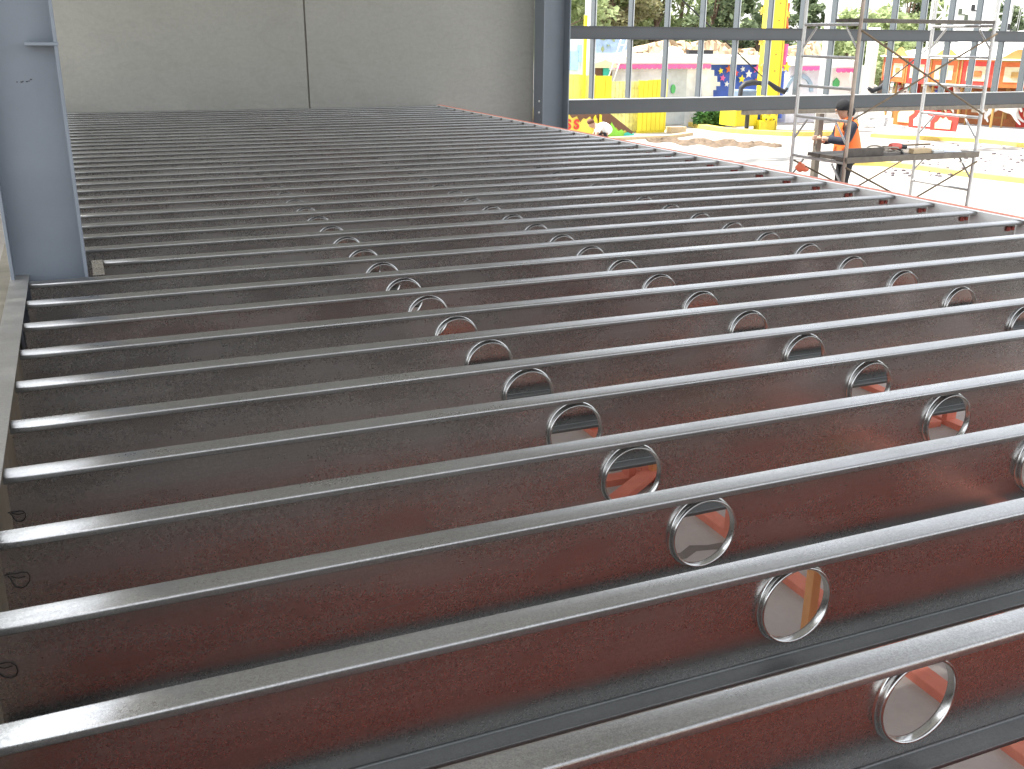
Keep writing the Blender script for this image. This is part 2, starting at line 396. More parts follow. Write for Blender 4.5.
# diagonal brace seen in the fourth hole
a = atz(620, 498, -1.0); b = atz(650, 474, -1.0)
m = MB(); m.bar((2.25, 4.30, GZ+.05), (2.95, 4.78, GZ+.05), .09, .045)
tag(m.build('timber_brace', PINK, bevel=.003), 'pink timber brace lying diagonally on the floor beside the cross frame', 'brace')
m = MB(); pts = [(2.0+.09*i, 3.92+.02*math.sin(i*1.7)) for i in range(11)]
poly = [(x, y-.035-.01*math.sin(i*2.1)) for i, (x, y) in enumerate(pts)] + [(x, y+.03+.012*math.sin(i*3.3)) for i, (x, y) in reversed(list(enumerate(pts)))]
m.add([(x, y, GZ+.004) for x, y in poly], [tuple(range(len(poly)))])
tag(m.build('damp_patch', plain('damp_concrete', (.20,.19,.17), .7)), 'dark damp streak across the concrete floor under the deck', 'stain', kind='structure')

# ---------------------------------------------------------------- left steel column
def hcol(name, x0, x1, y0, y1, z0, z1, web_y, mat, label, ft=.018, wt=.012):
    og = ((x0+x1)/2, (y0+y1)/2, z0)
    f = thing(name, og, label, 'column', 'steel columns of the hall')
    MB().box(x0, x0+ft, y0, y1, z0, z1).build('flange', mat, f, .002, origin=og)
    MB().box(x1-ft, x1, y0, y1, z0, z1).build('flange', mat, f, .002, origin=og)
    MB().box(x0+ft, x1-ft, web_y, web_y+wt, z0, z1).build('web', mat, f, origin=og)
    return f, og
lc, og = hcol('steel_column', -.425, -.035, 6.00, 6.26, GZ, 5.5, 6.12, STEEL_BLUE, 'blue grey steel column rising through the left edge of the deck', .017)
MB().box(-.19, -.030, 5.994, 6.118, 1.222, 1.238).build('stiffener_plate', STEEL_BLUE, lc, .002, origin=og)
m = MB()
for i, (px, py) in enumerate([(17,82),(21.5,82),(23,81.4),(27,81.6),(29,81),(31,79.5)]):
    q = at(px, py, 6.119); m.blob((q.x, 6.1195, q.z), (.006 if i%2 else .003, .0012, .003), 8)
m.build('pen_mark', MARK, lc, origin=og)

# ---------------------------------------------------------------- back wall of precast panels
xj = at(306.5, 50, WALLY).x
pan = []
for i, (x0, x1, lab) in enumerate([(-6.5, xj-.015, 'grey precast concrete wall panel left of the vertical joint'), (xj+.015, 8.60, 'grey precast concrete wall panel right of the vertical joint')]):
    o = MB().box(x0, x1, WALLY, WALLY+.18, GZ, 5.5).build('wall_panel', CONC_WALL, bevel=.008)
    tag(o, lab, 'wall panel', 'precast wall panels behind the deck')
o = MB().box(xj-.0145, xj+.0145, WALLY+.03, WALLY+.16, GZ, 5.5).build('joint_strip', plain('dark_joint_seal', (.19,.175,.15), .8)); tag(o, 'thin dark sealed joint between the two concrete panels', 'joint')
for x0, x1, lab in ((-4.5, 1.0, 'unseen concrete panel added behind the camera to darken the near joists, left half'), (1.03, 7.4, 'unseen concrete panel added behind the camera to darken the near joists, right half')):
    tag(MB().box(x0, x1, -5.2, -5.02, GZ, 1.9).build('wall_panel', CONC_WALL, bevel=.008), lab, 'wall panel', 'added light-blocking panels behind the camera')  # added, unseen wall that blocks light from behind the camera
# right steel column
rc, og = hcol('steel_column', 8.50, 9.07, 18.55, 19.0, GZ, 5.5, 18.80, STEEL_COL, 'dark grey steel column where the concrete wall meets the open frame', .022, .014)
m = MB()
for px, py in [(537,101),(536.5,112)]:
    q = atx(px, py, 8.495); m.tube([(8.50, 18.7, q.z), (8.48, 18.7, q.z)], .02, 8)
m.build('bolt', WHITE, rc, origin=og)

# ---------------------------------------------------------------- open curtain frame
cf = thing('mullion_wall', (9.1, 19.1, GZ), 'open wall frame of slim metal mullions on two dark steel rails', 'wall frame'); og = (9.1, 19.1, GZ)
XE = 22.1
def ibeam(m, x0, x1, yc, z0, z1, w=.16, ft=.014):
    m.box(x0, x1, yc-w/2, yc+w/2, z0, z0+ft); m.box(x0, x1, yc-w/2, yc+w/2, z1-ft, z1); m.box(x0, x1, yc-.006, yc+.006, z0+ft, z1-ft)
m = MB(); ibeam(m, 9.075, XE, 18.98, 1.235, 1.485); m.box(9.075, XE, 18.925, 18.985, 1.252, 1.47); m.build('upper_rail', STEEL_DARK, cf, origin=og)
m = MB(); m.box(9.075, XE, 18.90, 19.02, -.215, .065); m.build('lower_rail', STEEL_DARK, cf, .004, origin=og)
m = MB(); m.box(9.075, XE, 18.88, 19.03, .066, .08); m.build('lit_rail_top', ALU, cf, origin=og)  # pale strip paints in the sunlit top of the lower rail
m = MB(); m.box(13.5, XE, 18.88, 19.0, -.31, -.217); m.build('timber_plate', TIM_GREY, cf, .004, origin=og)
xs0 = 9.85
for i in range(19):
    x = xs0 + .858*i
    if x > XE: break
    s_ = MB(); s_.box(x-.021, x+.021, 19.035, 19.20, .08, 5.5); o = s_.build('mullion', ALU_SHADE, cf, .004, origin=og)  # dark body and pale front strip paint in mullion shade and highlight
    f_ = MB(); f_.box(x+.006, x+.023, 19.028, 19.034, .08, 5.5); f_.build('mullion_highlight', ALU, o); bpy.data.objects[-1] if False else None
for o in list(bpy.data.objects):
    if o.name.startswith('mullion_highlight'):
        o.location = (-9.1 - o.parent.location.x, -19.1 - o.parent.location.y, -GZ - o.parent.location.z)
for p0, p1, yy, hook in (((676,-6),(770,84),19.3,[(768,82),(776,88),(784,92),(787,88)]), ((946,34),(884,84),19.3,[(886,82),(880,88),(872,91),(868,88)])):
    a = at(*p0, yy); b = at(*p1, yy)
    side = 'yellow tower' if p0[0] < 800 else 'carousel'
    t_ = thing('ride_boom', tuple(b), 'thin dark steel boom with a hooked end slanting toward the ' + side, 'ride boom', 'slanting dark booms behind the frame')
    MB().tube([a, b], .016, 8).build('boom_rod', BLACK, t_, origin=tuple(b))
    MB().tube([at(x, y, yy) for x, y in hook], [.04,.06,.06,.035], 8).build('boom_hook', BLACK, t_, origin=tuple(b))
# roof above (out of the picture; keeps the deck in shade)
rf = thing('roof', (3, 10, 4.65), 'dark sheeted roof on steel rafters over the deck', 'roof'); og = (3,10,4.65)
m_, nt_, b_ = newmat('added_skylight'); tl = N(nt_, 'ShaderNodeBsdfTranslucent'); tl.inputs[0].default_value = (.27,.27,.26,1)
nt_.links.new(tl.outputs[0], nt_.nodes['Material Output'].inputs[0])
yy = RFY+2.603
MB().box(-4.5, 7.4, -.6, 1.60, 5.60, 5.632).build('roof_sheet', plain('roof_underside', (.50,.50,.48), .6), rf, origin=og)
first = True
while yy < 19.4:
    MB().box(-4.5, 7.4, yy+.9, min(yy+2.6, 19.6), 5.60, 5.63).build('roof_sheet', plain('roof_underside', (.50,.50,.48), .6), rf, origin=og)
    if yy > 1.0: MB().box(-4.5, 7.4, yy+.003, yy+.897, 5.60, 5.603).build('added_skylight_strip', m_, rf, origin=og)  # added, unseen translucent strips that bring fill light onto the deck
    yy += 2.603
for y in (-.2, 2.6, 5.8, 9.2, 12.6, 16, 18.8):
    m = MB(); ibeam(m, -4.4, 7.3, y, 5.28, 5.58, .15); m.build('rafter', STEEL_BLUE, rf, origin=og)

# ---------------------------------------------------------------- scaffold
XA, XD, YB_, YA_ = 8.70, 10.83, 10.0, 11.03
sf = thing('scaffold', (XA, YB_, GZ), 'galvanised tube scaffold tower with plank decks beyond the deck edge', 'scaffold'); og = (XA, YB_, GZ)
def tubep(name, pts, r=.024, mat=TUBE, par=sf): return MB().tube(pts, r, 10).build(name, mat, par, origin=og)
for x in (XA, XD):
    for y in (YB_, YA_):
        o = tubep('post', [(x, y, GZ+.02), (x, y, 2.9)], .024, TUBE if (x, y) != (XA, YB_) else plain('scuffed_brown_tube', (.36,.30,.25), .5, .6, .3, 4))
        MB().box(x-.06, x+.06, y-.06, y+.06, GZ, GZ+.012).build('base_plate', TUBE, o).location = Vector((-XA, -YB_, -GZ)) - o.location + Vector((0,0,0))
for o in list(bpy.data.objects):
    if o.name.startswith('base_plate'): o.location = (-o.parent.location.x-XA, -o.parent.location.y-YB_, -o.parent.location.z-GZ)
for x in (XA, XD):
    for z in (1.45, 1.07, .71, .33, -.17, -.60, 2.2):
        tubep('rung', [(x, YB_, z), (x, YA_, z)], .019)
    for z in (1.42, .30, -.20):
        tubep('knee_brace', [(x, YB_+.24, z), (x, YB_+.02, z-.24)], .014); tubep('knee_brace', [(x, YA_-.24, z), (x, YA_-.02, z-.24)], .014)
for y, a_, b_ in ((YB_-.03, 1.40, .40), (YA_+.03, 1.40, .40)):
    if y < 10.5:
        tubep('cross_brace', [(XA, y, 1.38), (XD, y, .38)], .012, TUBE_RUST); tubep('cross_brace', [(XA, y-.026, .36), (XD, y-.026, 1.36)], .012, TUBE_RUST)
    tubep('cross_brace', [(XA, y, -.22), (XD, y, -1.15)], .012, TUBE_RUST); tubep('cross_brace', [(XA, y-.026, -1.15), (XD, y-.026, -.22)], .012, TUBE_RUST)
MB().box(XA+.02, XD-.02, YB_-.02, YB_+.23, 1.475, 1.515).build('plank', PLANK, sf, .004, origin=og)
MB().box(XA+.02, XD-.02, YB_+.25, YB_+.48, 1.475, 1.515).build('plank', PLANK, sf, .004, origin=og)
for i, z in enumerate((-.145, -.145, -.145)):
    MB().box(XA-.02, XD+.02-.25*(i==2), YB_-.03+.25*i, YB_+.20+.25*i, z, z+.045).build('plank', PLANK if i != 1 else TIM_GREY, sf, .004, origin=og)
MB().box(XA-.02, XD+.02, YB_-.06, YB_-.035, -.165, -.095).build('toe_board', TIM_GREY, sf, .003, origin=og)
# things lying on the scaffold planks
pz = -.098
def onp(x, y): return atz(x, y, pz)
o = MB().box(XA+.02, XA+.62, YB_+.03, YB_+.07, pz, pz+.10).build('timber_offcut', PLANK, bevel=.003); tag(o, 'short dark timber offcut on edge at the left end of the scaffold plank', 'timber offcut')
m = MB(); pts = []
for i in range(90):
    tt = i/89*2*math.pi*3.2; rr_ = .13+.03*math.sin(tt*.7)
    pts.append((9.35+.30*(i/89)+rr_*math.cos(tt), YB_+.2+rr_*.8*math.sin(tt), pz+.02+.035*(1+math.sin(tt*1.3))))
m.tube(pts, .011, 7); tag(m.build('rope_coil', plain('grey_rope', (.36,.32,.27), .9)), 'loose grey rope coil on the scaffold plank', 'rope')
ts = thing('power_tool', (9.62, 10.16, pz), 'small red and black power tool resting on the rope coil', 'power tool'); q = (9.62,10.16,pz)
m = MB(); m.tube([(9.50,10.12,pz+.10),(9.56,10.12,pz+.10),(9.66,10.12,pz+.095)], [.035,.045,.038], 10); m.build('motor_body', plain('tool_red', (.62,.12,.09), .45), ts, origin=q)
m = MB(); m.tube([(9.66,10.12,pz+.095),(9.76,10.12,pz+.08)], [.034,.026], 10); m.tube([(9.64,10.12,pz+.07),(9.70,10.10,pz+.0)], .016, 8); m.build('handle', BLACK, ts, origin=q)
o = MB().tube([(9.78,10.28,pz+.085),(10.28,10.24,pz+.09)], .012, 8).build('steel_bar', TUBE_RUST); tag(o, 'thin rusty steel bar lying along the scaffold plank', 'bar')
m = MB().box(9.82, 10.12, 10.04, 10.13, pz, pz+.06); tag(m.build('timber_block', TIM_TAN, bevel=.004), 'tan timber block near the middle of the scaffold plank', 'timber block')
m = MB().box(10.12, 10.30, 10.0, 10.08, pz, pz+.035); tag(m.build('metal_plate', ALU, bevel=.003), 'small pale metal plate beside the tan timber block', 'plate')
m = MB(); m.add([(10.35,10.1,pz),(10.62,10.02,pz),(10.74,10.18,pz+.01),(10.5,10.3,pz),(10.42,10.14,pz+.05),(10.6,10.1,pz+.045),(10.66,10.2,pz+.03),(10.5,10.22,pz+.05)], [(0,1,5,4),(1,2,6,5),(2,3,7,6),(3,0,4,7),(4,5,6,7)])
tag(m.build('crumpled_sheet', PALE), 'crumpled pale sheet near the right end of the scaffold plank', 'sheet')
# lump on deck edge
q = atz(800, 171, 0); m = MB(); m.blob((q.x, q.y, .035), (.05,.05,.045), 10, 0, .12); m.blob((q.x+.03, q.y-.04, .02), (.035,.04,.025), 8, 0, .1); m.blob((q.x-.01, q.y, .082), (.018,.018,.014), 8)
tag(m.build('rag_bundle', plain('terracotta_rag', (.55,.15,.08), .9)), 'small orange red rag bundle on the deck edge by the scaffold', 'rag')

# ---------------------------------------------------------------- figures
def skin(name, verts, edges, rad, mat, parent=None, sub=2, root=0, og=(0,0,0)):
    me = bpy.data.meshes.new(name); o3 = Vector(og)
    me.from_pydata([tuple(Vector(v)-o3) for v in verts], edges, [])
    o = bpy.data.objects.new(name, me); COL.objects.link(o)
    bm = bmesh.new(); bm.from_mesh(me); ly = bm.verts.layers.skin.verify(); bm.verts.ensure_lookup_table()
    for i, v in enumerate(bm.verts):
        r_ = rad[i]; v[ly].radius = (r_, r_) if not hasattr(r_, '__len__') else r_; v[ly].use_root = (i == root)
    bm.to_mesh(me); bm.free()
    sk = o.modifiers.new('Skin', 'SKIN'); sk.use_smooth_shade = True
    sb = o.modifiers.new('Subsurf', 'SUBSURF'); sb.levels = sub; sb.render_levels = sub
    me.materials.append(mat)
    if parent: o.parent = parent; o.location = o3-Vector(parent['_w'])
    else: o.location = o3
    return o
SKINM = plain('skin', (.42, .25, .17), .6); HIVIS = plain('orange_hi_vis', (.85, .17, .03), .7); NAVY = plain('navy_cloth', (.014, .018, .032), .85); BLK = plain('black_cloth', (.015,.015,.018), .9)
VSK = plain('charcoal_cap', (.008,.008,.01), .9)
W0 = Vector((10.93, 12.55, GZ))
Fd = Vector((-.93, .30, 0)).normalized(); Rd = Vector((-Fd.y, Fd.x, 0))*-1   # facing direction and the figure's right side
def wp(f_, r_, z): return W0 + Fd*(f_+(.06*max(0,z-1)/.7)) + Rd*r_ + Vector((0,0,z*.93))
pr = thing('person', tuple(W0), 'person in orange vest and black cap holding a timber post behind the scaffold', 'person')
L = {}
def chain(pts): return [wp(*p) for p in pts]
bv = chain([(0,0,.93),(0,0,1.08),(.01,0,1.25),(.03,0,1.40),(.05,0,1.49),(.08,0,1.56),(.09,0,1.62),(.08,0,1.70),
            (.02,.19,1.40),(.10,.24,1.14),(.34,.16,1.10),(.40,.14,1.11),
            (.02,-.19,1.40),(.12,-.24,1.14),(.38,-.12,1.17),(.44,-.10,1.18),
            (0,.10,.88),(.03,.11,.48),(-.02,.11,.09),(.10,.12,.04),
            (0,-.10,.88),(.05,-.11,.48),(.0,-.11,.09),(.12,-.12,.04)])
be = [(0,1),(1,2),(2,3),(3,4),(4,5),(5,6),(6,7),(3,8),(8,9),(9,10),(10,11),(3,12),(12,13),(13,14),(14,15),(0,16),(16,17),(17,18),(18,19),(0,20),(20,21),(21,22),(22,23)]
br = [.12,.115,.13,.11,.055,.075,.092,.07,.055,.042,.032,.028,.055,.042,.032,.028,.085,.058,.04,.035,.085,.058,.04,.035]
body = skin('body', bv, be, br, SKINM, pr, og=tuple(W0))
# face: nose, brow, ears as small lumps joined in one mesh on the head
m = MB(); hc = wp(.09,0,1.63)
m.blob(hc+Fd*.095+Vector((0,0,-.01)), (.016,.016,.022), 8); m.blob(hc+Rd*.085, (.015,.015,.03), 8); m.blob(hc-Rd*.085, (.015,.015,.03), 8); m.blob(hc+Fd*.085+Vector((0,0,-.055)), (.02,.02,.008), 8)
m.build('face', SKINM, pr, origin=tuple(W0))
m = MB()
for s_ in (-1,1): m.blob(hc+Fd*.084+Rd*.032*s_+Vector((0,0,.022)), (.009,.009,.006), 8)
m.build('eye', BLK, pr, origin=tuple(W0))
skin('vest', chain([(-.02,0,.84),(0,0,1.0),(.0,0,1.15),(.02,0,1.30),(.03,0,1.42),(.02,.11,1.44),(.02,-.11,1.44)]), [(0,1),(1,2),(2,3),(3,4),(4,5),(4,6)], [(.27,.25),(.24,.225),(.22,.20),(.21,.185),(.135,.13),(.09,.09),(.09,.09)], HIVIS, pr, og=tuple(W0))
skin('sleeves', chain([(.0,.17,1.42),(.02,.22,1.38),(.10,.255,1.14),(.33,.17,1.10)]), [(0,1),(1,2),(2,3)], [.085,.088,.075,.06], NAVY, pr, og=tuple(W0))
skin('sleeves', chain([(.0,-.17,1.42),(.02,-.22,1.38),(.12,-.255,1.14),(.37,-.13,1.17)]), [(0,1),(1,2),(2,3)], [.085,.088,.075,.06], NAVY, pr, og=tuple(W0))
skin('trousers', chain([(0,0,.95),(0,.10,.86),(.03,.11,.48),(-.02,.11,.12),(0,-.10,.86),(.05,-.11,.48),(.0,-.11,.12)]), [(0,1),(1,2),(2,3),(0,4),(4,5),(5,6)], [.135,.10,.075,.06,.10,.075,.06], BLK, pr, og=tuple(W0))
m = MB(); m.lathe([(.001,.118),(.05,.108),(.088,.075),(.106,.03),(.110,-.03),(.104,-.05)], wp(.075,0,1.675), n=20); m.prismz([(wp(.075,0,0)+Fd*a_+Rd*b_)[:2] for a_, b_ in ((.09,-.06),(.16,-.045),(.18,0),(.16,.045),(.09,.06))], wp(0,0,1.665).z, wp(0,0,1.675).z)
m.build('cap', VSK, pr, origin=tuple(W0))
m = MB(); m.blob(wp(-.03,0,1.60), (.085,.085,.085), 12); m.build('hair', BLK, pr, origin=tuple(W0))
post_c = wp(.475, .02, 0)
for i, (s_, z_, f_) in enumerate(((1, 1.11, .40), (-1, 1.18, .44))):
    # hand closed on the post: palm, four curled fingers and a thumb
    hv = [wp(f_, (.14 if s_ > 0 else -.10)*1.0, z_), wp(f_+.05, .055*s_, z_)]; hr = [.028, .026]; he = [(0,1)]
    for k in range(4):
        zz = z_-.03+.02*k; ln = (.9, 1.0, .97, .8)[k]; n0 = len(hv)
        hv += [wp(f_+.075, .055*s_, zz), wp(f_+.075+.045*ln, .035*s_, zz), wp(f_+.075+.05*ln, .0, zz)]
        hr += [.0095, .009, .008]; he += [(1,n0),(n0,n0+1),(n0+1,n0+2)]
    n0 = len(hv); hv += [wp(f_+.01, .05*s_, z_+.035), wp(f_+.02, .015*s_, z_+.04)]; hr += [.011, .009]; he += [(1,n0),(n0,n0+1)]
    skin('hand', hv, he, hr, SKINM, pr, 1, 0, og=tuple(W0))
for s_ in (-1,1):
    m = MB(); m.blob(wp(.06, .115*s_, .05), (.15,.09,.055), 12); m.build('boot', BLK, pr, origin=tuple(W0))
o = MB().box(post_c.x-.045, post_c.x+.045, post_c.y-.045, post_c.y+.045, GZ, GZ+1.46).build('timber_post', TIM_GREY, bevel=.005); tag(o, 'upright weathered timber post gripped by the worker in orange', 'timber post')

# crouching person in a white shirt near the sign
c0 = atz(600, 152, GZ); c0 = Vector((c0.x, c0.y, GZ)); s2 = Vector((rt.x, rt.y, 0)).normalized(); f2 = Vector((-s2.y, s2.x, 0))
def cp(a_, b_, z): return c0 + s2*a_ + f2*b_ + Vector((0,0,z*.70))
p2 = thing('person', tuple(c0), 'person in a white shirt bending down in front of the yellow sign', 'person')
skin('body', [cp(.18,0,.52),(cp(.10,0,.70)),cp(-.06,0,.80),cp(-.15,0,.86),cp(-.22,0,.88),cp(-.27,0,.94),cp(-.06,-.18,.74),cp(-.14,-.24,.52),cp(-.26,-.18,.34),cp(-.06,.18,.74),cp(-.14,.24,.52),cp(-.26,.18,.34),cp(.02,-.14,.50),cp(-.16,-.16,.44),cp(-.02,-.16,.08),cp(-.12,-.16,.04),cp(.02,.14,.50),cp(-.16,.16,.44),cp(-.02,.16,.08),cp(-.12,.16,.04)],
     [(0,1),(1,2),(2,3),(3,4),(4,5),(2,6),(6,7),(7,8),(2,9),(9,10),(10,11),(0,12),(12,13),(13,14),(14,15),(0,16),(16,17),(17,18),(18,19)], [.12,.12,.11,.055,.085,.075,.05,.04,.03,.05,.04,.03,.08,.06,.04,.035,.08,.06,.04,.035], SKINM, p2, og=tuple(c0))
skin('shirt', [cp(.20,0,.56),cp(.13,0,.72),cp(.02,0,.82),cp(-.08,0,.83),cp(-.06,-.17,.75),cp(-.11,-.22,.62),cp(-.06,.17,.75),cp(-.11,.22,.62)], [(0,1),(1,2),(2,3),(3,4),(4,5),(3,6),(6,7)], [.15,.16,.15,.12,.075,.06,.075,.06], WHITE, p2, og=tuple(c0))
skin('trousers', [cp(.20,0,.50),cp(.04,-.14,.50),cp(-.16,-.16,.45),cp(-.02,-.16,.12),cp(.04,.14,.50),cp(-.16,.16,.45),cp(-.02,.16,.12)], [(0,1),(1,2),(2,3),(0,4),(4,5),(5,6)], [.14,.10,.08,.06,.10,.08,.06], BLK, p2, og=tuple(c0))
MB().blob(cp(-.24,0,.97), (.09,.085,.07), 12).build('hair', plain('brown_hair', (.10,.04,.02), .8), p2, origin=tuple(c0))

# ---------------------------------------------------------------- fairground beyond the frame
def pxrect(m, x0, y0, x1, y1, Y, th=.05, mi=0):
    a = at(x0, y0, Y); b = at(x1, y1, Y); m.box(min(a.x,b.x), max(a.x,b.x), Y, Y+th, min(a.z,b.z), max(a.z,b.z), mi); return m
def star(m, x, y, Y, rpx, th=.03, mi=0, rot=0, n=5):
    c = at(x, y, Y); e = at(x+rpx, y, Y); rad = abs((e-c).length)
    m.prism([(c.x+(rad if i%2==0 else rad*.45)*math.sin(rot+math.pi*i/n), c.z+(rad if i%2==0 else rad*.45)*math.cos(rot+math.pi*i/n)) for i in range(2*n)], Y, Y+th, mi)
    return m
def booth(px0, px1, ytop, Y, depth, label, wallm, trim, roof=True, extra=None, ybot=128):
    a = at(px0, ytop, Y); b = at(px1, ytop, Y); og = (a.x, Y, GZ)
    f = thing('fairground_booth', og, label, 'booth', 'fairground booths across the yard'); z1 = (a.z+b.z)/2
    MB().box(a.x, b.x, Y, Y+depth, GZ, z1).build('wall', wallm, f, origin=og)
    if roof: MB().box(a.x-.1, b.x+.1, Y-.25, Y+depth+.2, z1+.01, z1+.24).build('roof', WHITE, f, .02, origin=og)
    if trim:
        m = MB(); n = max(3, int((b.x-a.x)/.16)); w = (b.x-a.x)/n
        for i in range(n):
            x = a.x+i*w
            m.prism([(x, z1), (x, z1-.09), (x+w*.25, z1-.13), (x+w*.75, z1-.13), (x+w, z1-.09), (x+w, z1)], Y-.27, Y-.252)
        m.build('valance', trim, f, origin=og)
    return f, og
mural = plain('pale_painted_mural', (.66, .68, .74), .6, 0, .22, 2.5)
f, og_ = booth(597, 706, 64, 26.6, 3, 'long pale booth with a pink scalloped trim behind the yellow panels', mural, PINKP)
pxrect(MB(), 668, 66, 684, 124, 26.55, .04).build('door', plain('grey_door', (.46,.50,.55), .5), f, origin=og_)
m = MB(); c = at(673.5, 89, 26.5); m.prism([(c.x+.075*math.sin(2*math.pi*i/14), c.z+.13*math.cos(2*math.pi*i/14)) for i in range(14)], 26.5, 26.54); m.build('emblem', GREEN, f, origin=og_)
f, og_ = booth(707.5, 775, 64.6, 26.64, 3, 'booth painted royal blue with coloured stars beside the yellow tower', BLUEP, None)
m = MB()
steps = [(711,64),(711,70),(714,70),(714,76),(717,76),(717,82),(720,82),(720,86),(716,86),(716,90),(713,90),(713,126),(701.5,126),(701.5,64)]
m.prism([(at(x, y, 26.55).x, at(x, y, 26.55).z) for x, y in steps], 26.54, 26.585); m.build('stepped_panel', mural, f, origin=og_)
for (x, y, r_, c_) in [(721,71,2.6,YEL),(729,69,3.6,ORNG),(723,78,2.8,PINKP),(727,84,2.5,PALE),(736,73,3,REDP),(742,79,3.4,YEL),(749,74,3.4,WHITE),(743,69,2.4,PALE),(757,69,3.8,PINKP),(758,80,3.2,ORNG),(762,66,4.2,YEL),(739,91,2.6,YEL)]:
    star(MB(), x, y, 26.52, r_, .03, 0, random.uniform(-.3,.3)).build('star', c_, f, origin=og_)
pxrect(MB(), 722, 108, 737, 125, 26.52, .05).build('grey_panel', PALE, f, origin=og_)
f, og_ = booth(790, 822, 66, 26.8, 2.6, 'pale booth with a pink trim and blue arc right of the tower', mural, PINKP)
m = MB(); c = at(800, 92, 26.7); rr_ = .55
m.prism([(c.x+rr_*math.cos(math.pi*i/12), c.z+rr_*math.sin(math.pi*i/12)) for i in range(13)]+[(c.x-(rr_-.12)*math.cos(math.pi*i/12), c.z+(rr_-.12)*math.sin(math.pi*i/12)) for i in range(13)], 26.74, 26.79)
m.build('arc_mural', plain('dusty_blue', (.30,.42,.52), .6), f, origin=og_)
f, og_ = booth(831, 851, 68, 26.8, 2.6, 'narrow white booth with a green diamond emblem', WHITE, PINKP)
m = MB(); c = at(836.5, 83, 26.75); m.prism([(c.x, c.z+.16),(c.x+.12,c.z+.05),(c.x+.12,c.z-.07),(c.x,c.z-.17),(c.x-.12,c.z-.07),(c.x-.12,c.z+.05)], 26.74, 26.79); m.build('emblem', GREEN, f, origin=og_)
f, og_ = booth(851.5, 868, 66, 27.2, 2.5, 'plain white booth between two white posts', WHITE, None, roof=False)
# rooftop bits
q = at(672, 57, 27.4); m = MB(); m.lathe([(.34,0),(.36,.08),(.33,.2),(.22,.3),(.001,.34)], (q.x, q.y, at(672,57.5,27.4).z-.02), n=18); m.box(q.x-.5, q.x+.5, q.y-.3, q.y+.3, q.z-.09, q.z-.03)
tag(m.build('roof_vent', WHITE), 'white domed vent on the roof of the long booth', 'vent')
# benches / hedge before blue booth
def leaves(m, c, rad, n, size, dens=1):
    c = Vector(c)
    for i in range(n):
        d = Vector((random.gauss(0,1), random.gauss(0,1), random.gauss(0,1))).normalized()*(random.random()**.4)
        p = c + Vector((d.x*rad[0], d.y*rad[1], d.z*rad[2])); s_ = size*random.uniform(.6,1.4)
        a_ = Vector((random.gauss(0,1),random.gauss(0,1),random.gauss(0,.6))).normalized(); b_ = a_.cross(Vector((random.gauss(0,1),random.gauss(0,1),random.gauss(0,1)))).normalized()
        m.add([p-a_*s_, p-b_*s_*.5, p+a_*s_, p+b_*s_*.5], [(0,1,2,3)])
def leafmat(name, lo, hi):
    m_, nt, b = newmat(name); gm = N(nt, 'ShaderNodeNewGeometry')
    nt.links.new(ramp(nt, gm.outputs['Random Per Island'], [(0, lo), (1, hi)]), b.inputs['Base Color']); b.inputs['Roughness'].default_value = .7
    tr_ = N(nt, 'ShaderNodeBsdfTranslucent'); mx = N(nt, 'ShaderNodeMixShader'); mx.inputs[0].default_value = .45
    nt.links.new(ramp(nt, gm.outputs['Random Per Island'], [(0, lo), (1, hi)]), tr_.inputs['Color'])
    out = nt.nodes['Material Output']; nt.links.new(b.outputs[0], mx.inputs[1]); nt.links.new(tr_.outputs[0], mx.inputs[2]); nt.links.new(mx.outputs[0], out.inputs[0])
    return m_
LEAF_L = leafmat('light_foliage', (.26,.32,.14), (.46,.53,.28)); LEAF_D = leafmat('dark_foliage', (.08,.115,.06), (.20,.25,.13)); LEAF_B = leafmat('brown_foliage', (.22,.20,.11), (.38,.38,.20))
BARK = plain('bark', (.16,.11,.08), .9)
m = MB()
for i in range(16):
    q = at(699+i*1.7, 121, 26.0); leaves(m, (q.x, q.y, GZ+.25+.1*math.sin(i)), (.22,.2,.28), 90, .07)
tag(m.build('hedge', leafmat('hedge_green', (.04,.14,.04), (.12,.26,.08))), 'low green hedge in front of the blue star booth', 'hedge')

# left cluster: mural board, yellow fences, hut, ladder, sign
a = at(560, 38, 26.2); b = at(593, 80, 26.2)
f = thing('mural_board', (a.x, 26.2, GZ), 'tall white mural board with blue and yellow shapes beside the column', 'mural board'); q_ = (a.x,26.2,GZ)
MB().box(a.x, b.x, 26.2, 26.35, GZ, a.z).build('board', plain('white_blue_mural', (.62,.72,.82), .6, 0, .25, 3), f, origin=q_)
m = MB()
for x0, y0, x1, y1 in [(571,52,578,70),(579,45,582,62)]: pxrect(m, x0, y0, x1, y1, 26.14, .05)
m.build('blue_patch', plain('sky_blue', (.38,.60,.80), .5), f, origin=q_)
def fence(px0, px1, ytop, ybot, Y, label, mat, slat=.22):
    a = at(px0, ytop, Y); b = at(px1, ytop, Y); z0 = max(GZ, at(px0, ybot, Y).z); f = thing('fence_panel', (a.x, Y, GZ), label, 'fence', 'bright yellow panels across the yard'); q_ = (a.x, Y, GZ); m = MB(); x = a.x
    while x < b.x-.03:
        m.box(x, min(b.x, x+slat-.012), Y, Y+.03, z0, a.z+random.uniform(-.02,.02)); x += slat
    m.build('slats', mat, f, origin=q_)
    m = MB()
    m.box(a.x, b.x, Y+.032, Y+.07, GZ, GZ+.08); m.box(a.x, b.x, Y+.032, Y+.07, a.z-.25, a.z-.15); m.build('rails', mat, f, origin=q_)
fence(560, 596, 75, 140, 25.2, 'pale yellow slatted panel next to the dark column', plain('pale_yellow', (.80,.74,.18), .5, 0, .15, 3), .2)
fence(596, 612, 76, 140, 25.15, 'deep yellow slatted panel below the brown hut', YEL, .3)
